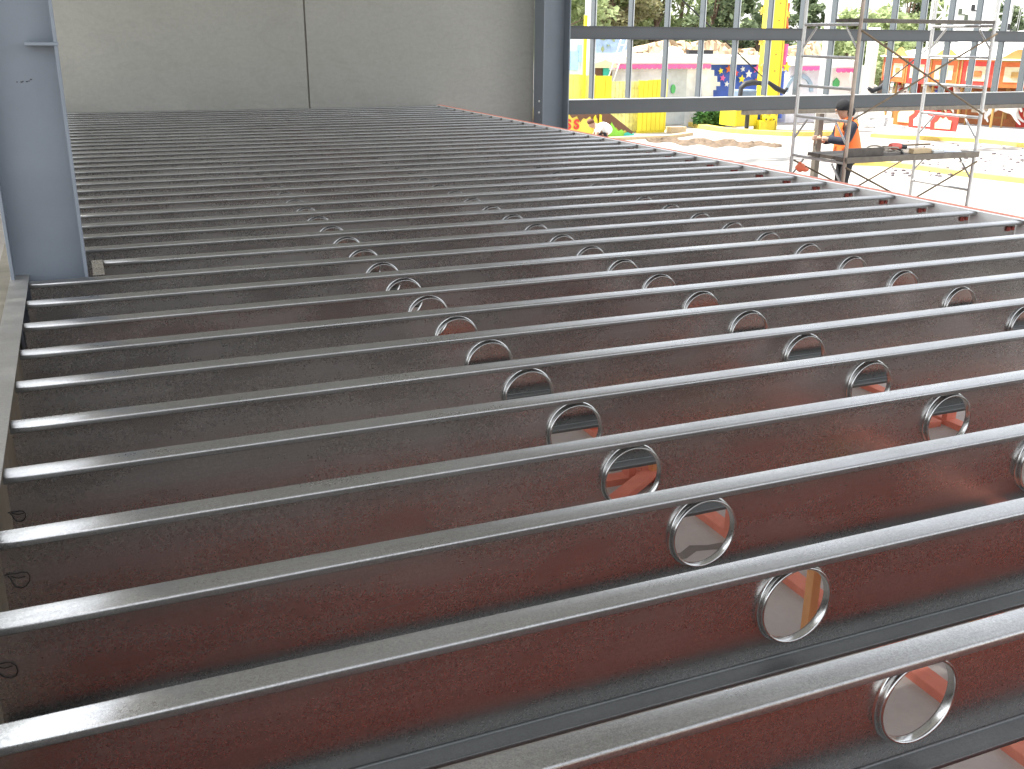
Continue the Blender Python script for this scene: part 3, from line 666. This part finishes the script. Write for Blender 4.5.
fence(612, 640, 81, 132, 25.3, 'faded yellow and green slatted panel in the middle', plain('faded_yellow_green', (.78,.76,.30), .5, 0, .25, 6), .12)
fence(640, 668, 80, 131, 25.0, 'solid bright yellow slatted panel standing tallest before the long booth', YEL, .14)
q = at(583.5, 100, 25.1); zt = at(583.5, 15, 25.1).z
o = MB().tube([(q.x, 25.1, GZ), (q.x, 25.1, zt)], .05, 12).build('pole', YEL); tag(o, 'slim bright yellow pole in front of the white post', 'pole')
def wpost(px, Y, w, ztop, label):
    q = at(px, 60, Y); f = MB().box(q.x-w/2, q.x+w/2, Y, Y+w, GZ, ztop).build('white_post', WHITE, bevel=.01); return tag(f, label, 'post', 'white posts beyond the frame')
wpost(591.5, 25.6, .24, 4.5, 'thick white post rising behind the yellow pole'); wpost(828, 24.2, .2, 4, 'white post just left of the narrow diamond booth'); wpost(874, 24.5, .24, 1.6, 'short wide white post left of the carousel')
a = at(594, 66, 26.0); b = at(612, 76, 26.0)
f = thing('ride_hut', (a.x,26.0,GZ), 'small dark brown hut with a teal flap and pale gable', 'hut'); q_ = (a.x,26.0,GZ)
MB().box(a.x, b.x, 26.0, 27, GZ, a.z-.05).build('wall', BROWNP, f, origin=q_)
m = MB(); m.prism([(a.x-.1, a.z-.05), (b.x+.15, a.z-.05), (b.x+.1, a.z+.03), ((a.x+b.x)/2, a.z+.17), (a.x-.1, a.z+.06)], 25.9, 27.1); m.build('roof', plain('pale_yellow_roof', (.78,.74,.50), .6), f, origin=q_)
pxrect(MB(), 603.5, 67, 609.5, 80, 25.96, .03).build('flap', TEAL, f, origin=q_)
q1 = at(597, 78, 25.5); q2 = at(622, 37, 25.5)
f = thing('ladder', tuple(q1), 'white ladder leaning up over the brown hut', 'ladder')
for dx in (0, .19): MB().tube([q1+Vector((dx,0,-1.0+.0)), q2+Vector((dx,0,0))], .02, 8).build('rail', WHITE, f, origin=tuple(q1))
m = MB()
for i in range(9):
    pp = (q1+Vector((0,0,-.6))).lerp(q2, i/8); m.tube([pp, pp+Vector((.19,0,0))], .014, 6)
m.build('rung', WHITE, f, origin=tuple(q1))
# sign
SY = 24.3
def sp(pts): return [(at(x, y, SY).x, at(x, y, SY).z) for x, y in pts]
f = thing('fun_sign', (at(560,137,SY).x, SY, GZ), 'low sign with red letters, brown drips and lime green splashes', 'sign'); q_ = (at(560,137,SY).x, SY, GZ)
MB().prism(sp([(525,108),(602,110),(634,134),(634,139),(525,139)]), SY, SY+.06).build('sign_board', plain('sign_yellow', (.82,.66,.10), .5, 0, .08, 2), f, origin=q_)
MB().prism(sp([(566,109),(606,110.5),(633,132),(630,135),(625,130),(620,132),(616,127),(611,129),(608,124),(604,128),(602,119),(599,126),(597,117),(593,123),(590,116),(586,119),(583,118),(580,122),(577,116),(572,118),(569,114)]), SY-.02, SY-.004).build('brown_drip', BROWNP, f, origin=q_)
MB().prism(sp([(608,137),(609,126),(611,122),(614,127),(618,131),(621,129),(624,133),(626,136.5)]), SY-.04, SY-.024).build('green_splash', LIME, f, origin=q_)
MB().prism(sp([(622,137),(624,133),(627,132),(631,134),(633,133),(633,137)]), SY-.05, SY-.028).build('teal_splash', TEAL, f, origin=q_)
MB().prism(sp([(592,128),(593,117),(595,115),(596,124),(598,124),(599,114),(601,115),(600,128),(596,132)]), SY-.06, SY-.03).build('yellow_hand', YEL, f, origin=q_)
for px_, lett in ((532.5,'S'),(570,'S'),(578,'S')):
    cu = bpy.data.curves.new('sign_letter', 'FONT'); cu.body = lett; cu.size = .34; cu.extrude = .008; cu.offset = .012
    tmp = bpy.data.objects.new('tmp_letter', cu); COL.objects.link(tmp); dg = bpy.context.evaluated_depsgraph_get(); me = bpy.data.meshes.new_from_object(tmp.evaluated_get(dg))
    bpy.data.objects.remove(tmp); o = bpy.data.objects.new('sign_letter', me); COL.objects.link(o); me.materials.clear(); me.materials.append(REDP)
    q = at(px_-4.2, 129, SY-.03); o.parent = f; o.rotation_euler = (R(90), 0, 0); o.location = q - Vector(q_); o['label'] = 'red letter S'
# yellow ride tower
TY = 24.6
f = thing('ride_tower', (at(775,128,TY).x, TY, GZ), 'tall yellow ride tower decorated with stars and a blue base', 'ride tower'); q_ = (at(775,128,TY).x, TY, GZ)
xa, xb = at(768,60,TY).x, at(783,60,TY).x
m = MB(); m.box(xa, xb, TY, TY+.42, GZ, 4.5); m.build('mast', YEL, f, .01, origin=q_)
m = MB(); m.box(xb-.075, xb-.05, TY-.012, TY-.002, GZ, 4.4)
for z in [GZ+.3+.45*i for i in range(11)]: m.tube([((xa+xb)/2, TY-.002, z), ((xa+xb)/2, TY-.02, z)], .022, 8)
m.build('edge_seam', plain('seam_brown', (.45,.28,.05), .5), f, origin=q_)
for (x, y, r_, c_) in [(763,11,3.2,YEL2),(762,42,3.0,YEL2),(787.5,14,4,YEL2),(787,67,4.2,YEL),(762,68,3.6,YEL2),(788,31,3.2,ORNG)]:
    star(MB(), x, y, TY+.1, r_, .05, 0, random.uniform(-.3,.3)).build('star', c_, f, origin=q_)
m = MB(); m.tube([at(788,3,TY+.2), at(785.5,20,TY+.2), at(787,34,TY+.2)], .07, 8); m.build('orange_pad', ORNG, f, origin=q_)
m = MB(); m.tube([at(786,44,TY+.2), at(784.5,56,TY+.2), at(782.5,68,TY+.2)], .08, 8); m.build('magenta_pad', PINKP, f, origin=q_)
m = MB(); m.tube([at(782,71,TY+.2), at(781,84,TY+.2), at(779.5,100,TY+.2), at(779,118,TY+.2)], .08, 8); m.build('blue_pad', BLUEP, f, origin=q_)
m = MB(); m.tube([at(758,104,TY+.2), at(758,119,TY+.2)], .07, 8); m.build('blue_pad', BLUEP, f, origin=q_)
for x in (766.5, 774):
    m = MB(); c = at(x, 118, TY-.2); m.tube([c+Vector((0,-.03,0)), c+Vector((0,.1,0))], .085, 14); m.box(c.x-.055, c.x+.055, c.y, c.y+.08, c.z, c.z+.35); m.build('wheel_lug', YEL, f, .01, origin=q_)
m = MB(); c = at(761.5, 125, TY-.1); m.box(c.x-.12, c.x+.12, TY-.2, TY, GZ, GZ+.3); m.build('foot_block', YEL, f, .01, origin=q_)
m = MB()
for x in (766.5, 774):
    c = at(x, 119.5, TY-.24); m.tube([c, c+Vector((0,.02,0))], .025, 8)
m.build('pin', BLACK, f, origin=q_)
m = MB(); pxrect(m, 737, 100, 757, 126, TY, .8); tag(m.build('yellow_cabinet', YEL, bevel=.02), 'yellow cabinet at the foot of the ride tower', 'cabinet')
# dark ride car in front of blue booth
f = thing('ride_car', (at(752,95,24.0).x, 24.0, GZ), 'dark ride seat with an arched hood left of the yellow tower', 'ride car'); q_ = tuple(f['_w'])
m = MB(); m.tube([at(x, y, 24.0) for x, y in [(740,97),(741,88),(745,84),(752,82.5),(760,83),(766,86)]], [.06,.07,.08,.08,.07,.04], 10); m.build('hood', BLACK, f, origin=q_)
m = MB(); pxrect(m, 742, 90, 757, 100, 24.1, .5); m.build('seat', plain('slate_blue', (.16,.22,.30), .6), f, .05, origin=q_)
m = MB(); q = at(748, 110, 24.2); m.tube([(q.x, 24.2, GZ), (q.x, 24.2, -.2)], .06, 8); m.build('stand', BLACK, f, origin=q_)

# carousel
CX, CY, CR = 26.75, 22.35, 4.65
f = thing('carousel', (CX, CY, GZ), 'red and orange fairground carousel with cream panels and white horses', 'carousel'); q_ = (CX,CY,GZ)
m = MB(); m.lathe([(.01,.30),(CR,.30),(CR,.14),(CR+.02,.12),(CR+.02,.02)], (CX,CY,GZ), n=64); m.build('platform', plain('grey_platform', (.42,.41,.40), .6, 0, .1, 2), f, origin=q_)
m = MB(); m.lathe([(CR+.32,.0),(CR+.32,.05),(CR+.03,.05),(CR+.03,.0)], (CX,CY,GZ), n=64); m.build('ground_ring', WHITE, f, origin=q_)
zb, zt_ = .10, .74
NP = 30
for i in range(NP):
    a0, a1 = 2*math.pi*i/NP, 2*math.pi*(i+1)/NP; am = (a0+a1)/2
    if math.cos(am-math.atan2(-CY, -CX)) < -.15: continue
    rr_ = CR+.05; p0 = Vector((CX+rr_*math.cos(a0), CY+rr_*math.sin(a0), 0)); p1 = Vector((CX+rr_*math.cos(a1), CY+rr_*math.sin(a1), 0)); nrm = Vector((math.cos(am), math.sin(am), 0)); tg = (p1-p0); wl = tg.length; tg.normalize()
    def pnl(u0, u1, z0, z1, off, th=.03):
        mm = MB(); A = p0+tg*u0*wl; B = p0+tg*u1*wl
        vs = [A+nrm*off, B+nrm*off, B+nrm*(off+th), A+nrm*(off+th)]
        mm.add([v+Vector((0,0,z0)) for v in vs]+[v+Vector((0,0,z1)) for v in vs], [(0,3,2,1),(4,5,6,7),(0,1,5,4),(1,2,6,5),(2,3,7,6),(3,0,4,7)]); return mm
    mm = pnl(.0, 1., zb, zt_, 0); bd = mm.build('rounding_board', ORNG if i%2 else REDP, f, origin=q_)
    # scalloped crest and drops
    mm = MB(); 
    pts = [p0+tg*wl*k/12 for k in range(13)]
    hs_ = [.10+.22*math.sin(math.pi*k/12)**2 if i%2 else .06+.05*abs(math.sin(math.pi*k/4)) for k in range(13)]
    mm.add([p+nrm*.0+Vector((0,0,zt_)) for p in pts]+[p+Vector((0,0,zt_+h_)) for p, h_ in zip(pts, hs_)]+[p+nrm*.03+Vector((0,0,zt_)) for p in pts]+[p+nrm*.03+Vector((0,0,zt_+h_)) for p, h_ in zip(pts, hs_)],
           [(k,k+1,k+14,k+13) for k in range(12)]+[(k+26,k+39,k+40,k+27) for k in range(12)]+[(k+13,k+14,k+40,k+39) for k in range(12)])
    mm.build('crest', ORNG if i%2==0 else GOLD, bd).parent = f; bpy.context.view_layer
    for o in [x for x in f.children if x.name.startswith('crest') and x.location.length < 1e-6]: o.location = -Vector(q_)
    pnl(.2, .8, zb+.14, zt_-.12, .031, .012).build('cream_panel', CREAM, f, origin=q_)
    pnl(.38, .62, zb+.26, zt_-.24, .044, .02).build('ornament', GOLD if i%2 else ORNG, f, origin=q_)
    for u_ in (.03, .93): pnl(u_, u_+.04, zb-.02, zt_+.02, .031, .02).build('gilt_strip', GOLD, f, origin=q_)
    pc = p0*1.0; pc = Vector((CX+(CR-.15)*math.cos(a0), CY+(CR-.15)*math.sin(a0), 0))
    MB().tube([pc+Vector((0,0,GZ+.3)), pc+Vector((0,0,zt_))], .035, 8).build('brass_pole', GOLD, f, origin=q_)
m = MB(); m.lathe([(CR+.2, zt_+.05-GZ),(CR*.6, zt_+.45-GZ),(.3, zt_+.95-GZ),(.01, zt_+1.0-GZ)], (CX,CY,GZ), n=40); m.build('canopy', plain('white_canopy', (.78,.76,.70), .7), f, origin=q_)
NC = 12; cr_ = 3.75
for i in range(NC):
    a0, a1 = 2*math.pi*i/NC, 2*math.pi*(i+1)/NC; am = (a0+a1)/2
    if math.cos(am-math.atan2(-CY, -CX)) < -.2: continue
    p0 = Vector((CX+cr_*math.cos(a0), CY+cr_*math.sin(a0), 0)); p1 = Vector((CX+cr_*math.cos(a1), CY+cr_*math.sin(a1), 0)); nrm = Vector((math.cos(am), math.sin(am), 0)); tg = (p1-p0); wl = tg.length; tg.normalize()
    def pn2(u0, u1, z0, z1, off, th=.03):
        mm = MB(); A = p0+tg*u0*wl; B = p0+tg*u1*wl; vs = [A+nrm*off, B+nrm*off, B+nrm*(off+th), A+nrm*(off+th)]
        mm.add([v+Vector((0,0,z0)) for v in vs]+[v+Vector((0,0,z1)) for v in vs], [(0,3,2,1),(4,5,6,7),(0,1,5,4),(1,2,6,5),(2,3,7,6),(3,0,4,7)]); return mm
    pn2(0, 1, GZ+.3, zt_, 0).build('centre_panel', REDP if i%2 else plain('wood_orange', (.42,.15,.05), .5, 0, .2, 5), f, origin=q_)
    mm = MB()
    for (u0_, u1_, z0_, z1_) in ((.14,.18,GZ+.5,zb),(.82,.86,GZ+.5,zb),(.18,.82,GZ+.5,GZ+.54),(.18,.82,zb-.06,zb-.02)):
        q2_ = pn2(u0_, u1_, z0_, z1_, .032, .02); mm.add(q2_.v, q2_.f)
    mm.build('gilt_frame', GOLD, f, origin=q_)
    pn2(.34, .66, GZ+.62, zb-.16, .032, .015).build('mirror_panel', plain('silvery_panel', (.62,.60,.52), .3, .3), f, origin=q_)
def horse(ang, rad, zo, col, mane):
    c = Vector((CX+rad*math.cos(ang), CY+rad*math.sin(ang), GZ+.3+zo)); tg = Vector((-math.sin(ang), math.cos(ang), 0)); sd = Vector((math.cos(ang), math.sin(ang), 0))
    tg = -tg
    def hp(a_, b_, z): return c+tg*a_+sd*b_+Vector((0,0,z))
    v = [hp(0,0,.55),hp(.26,0,.57),hp(.38,0,.72),hp(.46,0,.88),hp(.60,0,.84),hp(.68,0,.78),hp(-.26,0,.56),hp(-.38,0,.58),hp(-.46,0,.42),
         hp(.30,.08,.42),hp(.40,.08,.26),hp(.32,.08,.12),hp(.30,-.08,.42),hp(.48,-.08,.34),hp(.46,-.08,.18),
         hp(-.28,.08,.40),hp(-.36,.08,.24),hp(-.50,.08,.10),hp(-.28,-.08,.40),hp(-.40,-.08,.26),hp(-.54,-.08,.16)]
    e = [(0,1),(1,2),(2,3),(3,4),(4,5),(0,6),(6,7),(7,8),(1,9),(9,10),(10,11),(1,12),(12,13),(13,14),(6,15),(15,16),(16,17),(6,18),(18,19),(19,20)]
    r_ = [.13,.14,.09,.065,.055,.035,.14,.05,.03,.06,.035,.022,.06,.035,.022,.075,.04,.022,.075,.04,.022]
    hb = skin('horse', v, e, r_, col, f, 1, 0, og=q_)
    m = MB(); m.tube([hp(0,0,-.2), hp(0,0,1.45)], .02, 8); m.build('horse_pole', GOLD, f, origin=q_)
    MB().blob(hp(-.02,0,.67), (.12,.12,.06), 10).build('saddle', mane, f, origin=q_); MB().blob(hp(.36,0,.86), (.05,.05,.14), 8).build('mane', mane, f, origin=q_)
ang0 = math.atan2(-CY, -CX)
for i in range(-8, 9):
    horse(ang0+.235*i, CR-.42, .12+.12*math.sin(i*1.9), WHITE if i % 3 else CREAM, [REDP, TEAL, BLUEP, YEL2, GREEN][i % 5])
for px_, py_, w_, h_, m1, m2, lab in ((896,129.5,.42,.85,ORNG,CREAM,'orange and cream chariot'),(914,132.5,.40,.62,REDP,WHITE,'red chariot with white trim'),(936,135,.34,.5,REDP,CREAM,'low red and cream chariot')):
    c = atz(px_, py_-3, GZ+.3); dd = Vector((CX-c.x, CY-c.y, 0)).normalized(); c = c + dd*.35; sx_ = Vector((-dd.y, dd.x, 0))
    outl = [(-1,0),(1,0),(1.05,.45),(.7,.62),(.45,.95),(.1,.8),(-.25,1.0),(-.6,.75),(-1.05,.7)]
    m = MB(); vs = [c+sx_*a_*w_+Vector((0,0,GZ+.31-c.z+b_*h_)) for a_, b_ in outl]; vs += [v+dd*.06 for v in vs]; n = len(outl)
    m.add(vs, [tuple(range(n)), tuple(range(2*n-1,n-1,-1))]+[(i,i+n,(i+1)%n+n,(i+1)%n) for i in range(n)]); o = m.build('chariot', m1, f, origin=q_); o['label'] = lab
    m = MB(); vs = [c-dd*.03+sx_*a_*w_*.6+Vector((0,0,GZ+.31-c.z+(.1+b_*.6)*h_)) for a_, b_ in outl]; vs += [v+dd*.025 for v in vs]
    m.add(vs, [tuple(range(n)), tuple(range(2*n-1,n-1,-1))]+[(i,i+n,(i+1)%n+n,(i+1)%n) for i in range(n)]); m.build('chariot_panel', m2, f, origin=q_)
# lattice masts
for px_, lab in ((945, 'white lattice mast left of the far right mullion'), (998, 'white lattice mast behind the right scaffold post')):
    q = at(px_, 10, 36); f = thing('lattice_mast', (q.x, 36, GZ), lab, 'lattice mast', 'white lattice masts of a far ride'); q_ = (q.x,36,GZ)
    w = .38
    for sx, sy in ((-1,-1),(1,-1),(1,1),(-1,1)): MB().tube([(q.x+sx*w, 36+sy*w, GZ), (q.x+sx*w, 36+sy*w, 5)], .05, 6).build('leg', WHITE, f, origin=q_)
    m = MB(); z = GZ+.05; k = 0
    while z < 4.6:
        for sy in (-1, 1):
            s_ = 1 if k%2 else -1; m.tube([(q.x-w*s_, 36+w*sy, z), (q.x+w*s_, 36+w*sy, z+.6)], .032, 6); m.tube([(q.x-w, 36+w*sy, z), (q.x+w, 36+w*sy, z)], .028, 6)
        for sx in (-1, 1): m.tube([(q.x+w*sx, 36-w, z), (q.x+w*sx, 36+w, z)], .028, 6)
        z += .6; k += 1
    m.build('lacing', WHITE, f, origin=q_)
for i, (px_, py_) in enumerate([(962,12),(975,8),(968,18),(1010,27),(1016,30),(938,54),(958,50),(1014,50)]):
    q = at(px_, py_, 34); f = thing('swing_seat', tuple(q), ['small dark hanging ride seat %s' % s for s in ('between the two lattice masts','high beside the right mast','lowest between the masts','right of the post, upper','right of the post, lower','just above the carousel left part','just above the carousel middle','above the carousel at the far right')][i], 'ride seat', 'hanging ride seats behind the carousel')
    m = MB(); m.box(q.x-.1, q.x+.1, 33.9, 34.1, q.z-.14, q.z-.08); m.box(q.x-.1, q.x+.1, 34.08, 34.12, q.z-.08, q.z+.14); m.build('seat', BLACK if i%2 else plain('dull_olive', (.10,.12,.08), .6), f, .01, origin=tuple(q))
    m = MB(); m.tube([(q.x, 34, q.z+.1), (q.x+.15, 34, 5.2)], .012, 5); m.build('hanger', TUBE, f, origin=tuple(q))

# rocks
def rocks(px0, px1, prof, Y, label, depth=4, n=60):
    m = MB(); cols = []
    for i in range(n+1):
        t_ = i/n; x = px0+(px1-px0)*t_
        for j in range(len(prof)-1):
            if prof[j][0] <= x <= prof[j+1][0]: h = prof[j][1]+(prof[j+1][1]-prof[j][1])*(x-prof[j][0])/(prof[j+1][0]-prof[j][0])
        q = at(x, h, Y); cols.append((q.x, q.z))
    K = 9; vs = []
    for i, (x, z) in enumerate(cols):
        for j in range(K):
            u_ = j/(K-1); bulge = math.sin(u_*math.pi/2)
            jt = 0 if j in (K-1,) else 1
            zz = GZ+(z-GZ)*bulge + random.uniform(-.09,.09)*jt + .07*random.uniform(-1,1)
            vs.append((x+random.uniform(-.08,.08), Y-1.6*(1-u_)**1.5+random.uniform(-.12,.12), zz))
    fs = [(i*K+j, (i+1)*K+j, (i+1)*K+j+1, i*K+j+1) for i in range(n) for j in range(K-1)]
    m.add(vs, fs, 0, False)
    vs2 = [(x, Y+depth*.5, z*.8) for x, z in cols]; o_ = [i*K+K-1 for i in range(n+1)]
    base = len(m.v); m.v += vs2
    for i in range(n): m.f.append([o_[i], o_[i+1], base+i+1, base+i]); m.mi.append(0); m.sm.append(False)
    vs3 = [(x, Y+depth, GZ) for x, z in cols]; b3 = len(m.v); m.v += vs3
    for i in range(n): m.f.append([base+i, base+i+1, b3+i+1, b3+i]); m.mi.append(0); m.sm.append(False)
    return m
m = rocks(628, 765, [(628,56),(640,52),(650,46),(660,41),(672,41),(690,43),(706,41),(716,40),(730,45),(740,50),(752,49),(765,56)], 38, '')
f = m.build('rock_mound', ROCK); tag(f, 'long sandy artificial rock mound behind the booths', 'rock mound', 'artificial rocks behind the booths')
m = MB(); pxrect(m, 689, 50, 713, 56, 36.2, .2); o = m.build('opening', BLACK); o.parent = f; o['label'] = 'dark window slot'
m = rocks(775, 826, [(775,54),(790,50),(800,49),(812,44),(815,42),(819,48),(826,55)], 38.5, ''); tag(m.build('rock_mound', ROCK), 'small pointed sandy rock behind the white post', 'rock mound', 'artificial rocks behind the booths')
# blue corrugated fence far left
a = at(592, 38.5, 44); b = at(630, 49, 44); m = MB(); n = 60; w = (b.x-a.x)/n
vs = []; 
for i in range(n+1):
    y_ = 44+(.04 if i%2 else 0); vs += [(a.x+i*w, y_, GZ), (a.x+i*w, y_, a.z)]
m.add(vs, [(2*i, 2*i+2, 2*i+3, 2*i+1) for i in range(n)]); o = m.build('corrugated_fence', plain('pale_blue_sheet', (.42,.56,.74), .5)); tag(o, 'pale blue corrugated fence behind the hut', 'fence'); solid(o)

# trees
def tree(px, Y, h, w, label, lm, nl=5200, trunk=.18, size=.17, gap=.35, zc=None, clumps=26):
    q = at(px, 50, Y); og = (q.x, Y, GZ); f = thing('tree', og, label, 'tree', 'trees behind the fairground')
    tb = MB(); tb.tube([(q.x, Y, GZ), (q.x+.1, Y, GZ+h*.3), (q.x-.05, Y+.1, GZ+h*.55), (q.x+.1, Y, GZ+h*.85)], [trunk, trunk*.8, trunk*.5, trunk*.15], 8)
    cm = MB(); cs = []
    for i in range(clumps):
        u_ = random.random(); z = GZ+h*(.18+.82*u_); rw = w*(.35+.65*math.sin(math.pi*min(1, .15+.85*u_))**.8)
        a_ = random.uniform(0, 2*math.pi); d_ = rw*random.uniform(.25, 1)
        cs.append(Vector((q.x+d_*math.cos(a_), Y+d_*math.sin(a_)*.8, z)))
    for c in cs:
        st_ = Vector((q.x, Y, GZ+(c.z-GZ)*.6)); tb.tube([st_, st_.lerp(c, .5)+Vector((0,0,.15)), c], [trunk*.3, trunk*.18, trunk*.06], 5)
        rr_ = w*random.uniform(.22,.42); leaves(cm, c, (rr_, rr_, rr_*.75), nl//clumps, size)
    tb.build('trunk', BARK, f, origin=og); cm.build('crown', lm, f, origin=og)
T = [(545,46,6.5,3.0,LEAF_L,'pale green tree seen above the white mural board'),(578,50,6.8,3.0,LEAF_L,'light green tree left of the white post top'),(608,48,6.0,2.6,LEAF_B,'brownish tree with bare stems behind the blue fence'),
     (628,52,7.0,3.2,LEAF_L,'light green tree between the second and third mullions'),(655,50,7.2,3.2,LEAF_L,'broad light green tree above the left part of the rocks'),(680,54,6.6,3.2,LEAF_L,'yellowish green tree behind the middle of the rocks'),
     (712,46,5.4,1.9,LEAF_D,'dark green tree left of centre against the sky'),(733,48,6.2,2.0,LEAF_D,'tall dark green tree above the blue booth'),(757,50,4.6,1.7,LEAF_D,'smaller dark tree left of the yellow tower'),
     (806,52,5.0,1.5,LEAF_D,'scraggly dark tree right of the yellow tower'),(849,44,3.6,2.0,LEAF_L,'low pale green bush between the white posts'),(862,46,3.4,1.6,LEAF_L,'low pale bush behind the plain white booth'),
     (886,40,3.6,1.5,LEAF_L,'pale green bush at the left edge of the carousel'),(905,50,6.4,2.2,LEAF_L,'light green tree above the carousel left side'),(924,50,5.2,1.8,LEAF_D,'dull green tree behind the lattice mast'),(1003,50,4.6,1.2,LEAF_D,'small dark tree behind the right scaffold post')]
for px_, Y_, h_, w_, lm_, lab in T: tree(px_, Y_, h_, w_, lab, lm_, nl=5200 if w_ > 2 else 2400)
# wall of growth under the trees
m = MB()
for i in range(34):
    q = at(560+i*7, 50, 56); leaves(m, (q.x, q.y+random.uniform(-2,2), GZ+1.4+random.uniform(-.4,.6)), (1.6,1.2,1.9), 260, .2)
tag(m.build('undergrowth', LEAF_L), kind='stuff')

# ground details
def curve_kerb(pts, w, h, mat, label, name='yellow_kerb', cat='kerb', grp='yellow kerbs on the yard'):
    P = [atz(x, y, GZ) for x, y in pts]; m = MB(); Ls = []; Rs = []
    fine = []
    for i in range(len(P)-1):
        for k in range(6):
            t_ = k/6; p_1 = P[max(i-1,0)]; p2_ = P[i]; p3 = P[i+1]; p4 = P[min(i+2, len(P)-1)]
            fine.append(.5*((2*p2_)+(p3-p_1)*t_+(2*p_1-5*p2_+4*p3-p4)*t_**2+(3*p2_-p_1-3*p3+p4)*t_**3))
    fine.append(P[-1])
    for i, p in enumerate(fine):
        d = (fine[min(i+1,len(fine)-1)]-fine[max(i-1,0)]); d.z = 0; d.normalize(); n_ = Vector((-d.y, d.x, 0)); Ls.append(p+n_*w/2); Rs.append(p-n_*w/2)
    n = len(fine); vs = [Vector((v.x,v.y,GZ)) for v in Ls]+[Vector((v.x,v.y,GZ+h)) for v in Ls]+[Vector((v.x,v.y,GZ+h)) for v in Rs]+[Vector((v.x,v.y,GZ)) for v in Rs]
    fs = [(i+k*n, i+1+k*n, i+1+(k+1)*n, i+(k+1)*n) for i in range(n-1) for k in range(3)]+[(0,n,2*n,3*n),(n-1,4*n-1,3*n-1,2*n-1)]
    m.add(vs, fs); o = m.build(name, mat, bevel=.006); return tag(o, label, cat, grp)
YK = plain('worn_yellow_kerb_paint', (.66,.50,.12), .7, 0, .2, 4)
curve_kerb([(684,124),(700,128),(725,132),(760,134.5),(800,136),(850,135)], .28, .12, YK, 'curved yellow kerb before the hedge and the ride tower')
curve_kerb([(872,137),(900,139),(940,140.5),(985,143),(1040,149)], .22, .10, YK, 'yellow kerb arc following the carousel platform')
curve_kerb([(845,165),(880,166),(920,170),(970,177),(1040,185)], .16, .10, YK, 'near yellow kerb crossing behind the scaffold')
curve_kerb([(596,141),(640,139),(668,138),(690,135)], .2, .08, TIM_TAN, 'tan timber edging in front of the yellow panels', 'timber_edging', 'edging')
q = atz(676, 132.5, GZ); m = MB().box(q.x-.25, q.x+.25, q.y-.15, q.y+.15, GZ, GZ+.16); tag(m.build('timber_block', TIM_TAN, bevel=.01), 'tan timber block on the yard left of the kerb', 'timber block')
# dirt strip
m = MB(); vs = []; n = 40; K = 7
for i in range(n+1):
    x = 646+(782-646)*i/n; yc = 140.5+5.5*i/n+1.2*math.sin(i*.7); hw = 3.0*math.sin(math.pi*min(.97,max(.03,i/n)))+.4
    for j in range(K):
        q = atz(x, yc+(j/(K-1)-.5)*hw*2, GZ); vs.append((q.x+random.uniform(-.03,.03), q.y, GZ+.004+(0 if j in (0,K-1) else random.uniform(.01,.10)*math.sin(math.pi*j/(K-1)))))
m.add(vs, [(i*K+j,(i+1)*K+j,(i+1)*K+j+1,i*K+j+1) for i in range(n) for j in range(K-1)])
tag(m.build('dirt', plain('brown_dirt', (.12,.085,.055), .95, 0, .3, 5)), kind='stuff')
m = MB()
for i in range(150):
    x = random.uniform(885, 1080); y = random.uniform(147, 178) if random.random() < .8 else random.uniform(128,147)
    q = atz(x, y, GZ); s_ = random.uniform(.015,.045); m.blob((q.x, q.y, GZ+s_*.4), (s_*random.uniform(.8,1.8), s_, s_*.6), 6, 0, .2)
tag(m.build('debris', plain('dark_debris', (.12,.10,.11), .9)), kind='stuff')
m = MB()
for i in range(60):
    q = atz(random.uniform(690,800), random.uniform(126,132), GZ); m.add([(q.x-.2,q.y-.1,GZ+.003),(q.x+.2,q.y-.12,GZ+.003),(q.x+.22,q.y+.1,GZ+.003),(q.x-.15,q.y+.12,GZ+.003)], [(0,1,2,3)]) if i < 0 else None

# ---------------------------------------------------------------- light and camera
SUN_EL, SUN_AZ = 64, -62      # azimuth from +Y toward +X
sd = Vector((math.sin(R(SUN_AZ))*math.cos(R(SUN_EL)), math.cos(R(SUN_AZ))*math.cos(R(SUN_EL)), math.sin(R(SUN_EL))))
sun = bpy.data.lights.new('sun', 'SUN'); sun.energy = 3.1; sun.angle = R(.6); sun.color = (1, .96, .90)
so = bpy.data.objects.new('sun', sun); COL.objects.link(so); so.rotation_euler = (-sd).to_track_quat('-Z', 'Y').to_euler()
w = bpy.data.worlds.new('World'); sc.world = w; w.use_nodes = True; nt = w.node_tree
sky = nt.nodes.new('ShaderNodeTexSky'); sky.sky_type = 'NISHITA'; sky.sun_disc = False; sky.sun_elevation = R(SUN_EL); sky.sun_rotation = R(SUN_AZ)
sky.dust_density = 1.6; sky.air_density = 1.0
bg = nt.nodes['Background']; bg.inputs[1].default_value = .15; hs = nt.nodes.new('ShaderNodeHueSaturation'); hs.inputs['Saturation'].default_value = .22; nt.links.new(sky.outputs[0], hs.inputs['Color']); nt.links.new(hs.outputs[0], bg.inputs[0])
cam = bpy.data.cameras.new('camera'); co = bpy.data.objects.new('camera', cam); COL.objects.link(co); sc.camera = co
cam.sensor_width = 36; cam.lens = FPX/1024*36; cam.clip_end = 2000; cam.clip_start = .02
co.matrix_world = Matrix(((rt.x, up.x, -fw.x, CAM.x), (rt.y, up.y, -fw.y, CAM.y), (rt.z, up.z, -fw.z, CAM.z), (0,0,0,1)))
sc.view_settings.view_transform = 'Standard'; sc.view_settings.look = 'None'; sc.view_settings.gamma = 1
sc.view_settings.exposure = 2.02
sc.render.engine = 'CYCLES'; sc.cycles.use_denoising = True
sc.cycles.max_bounces = 12; sc.cycles.glossy_bounces = 8; sc.cycles.diffuse_bounces = 5
for o in bpy.data.objects:
    if '_w' in o.keys(): del o['_w']
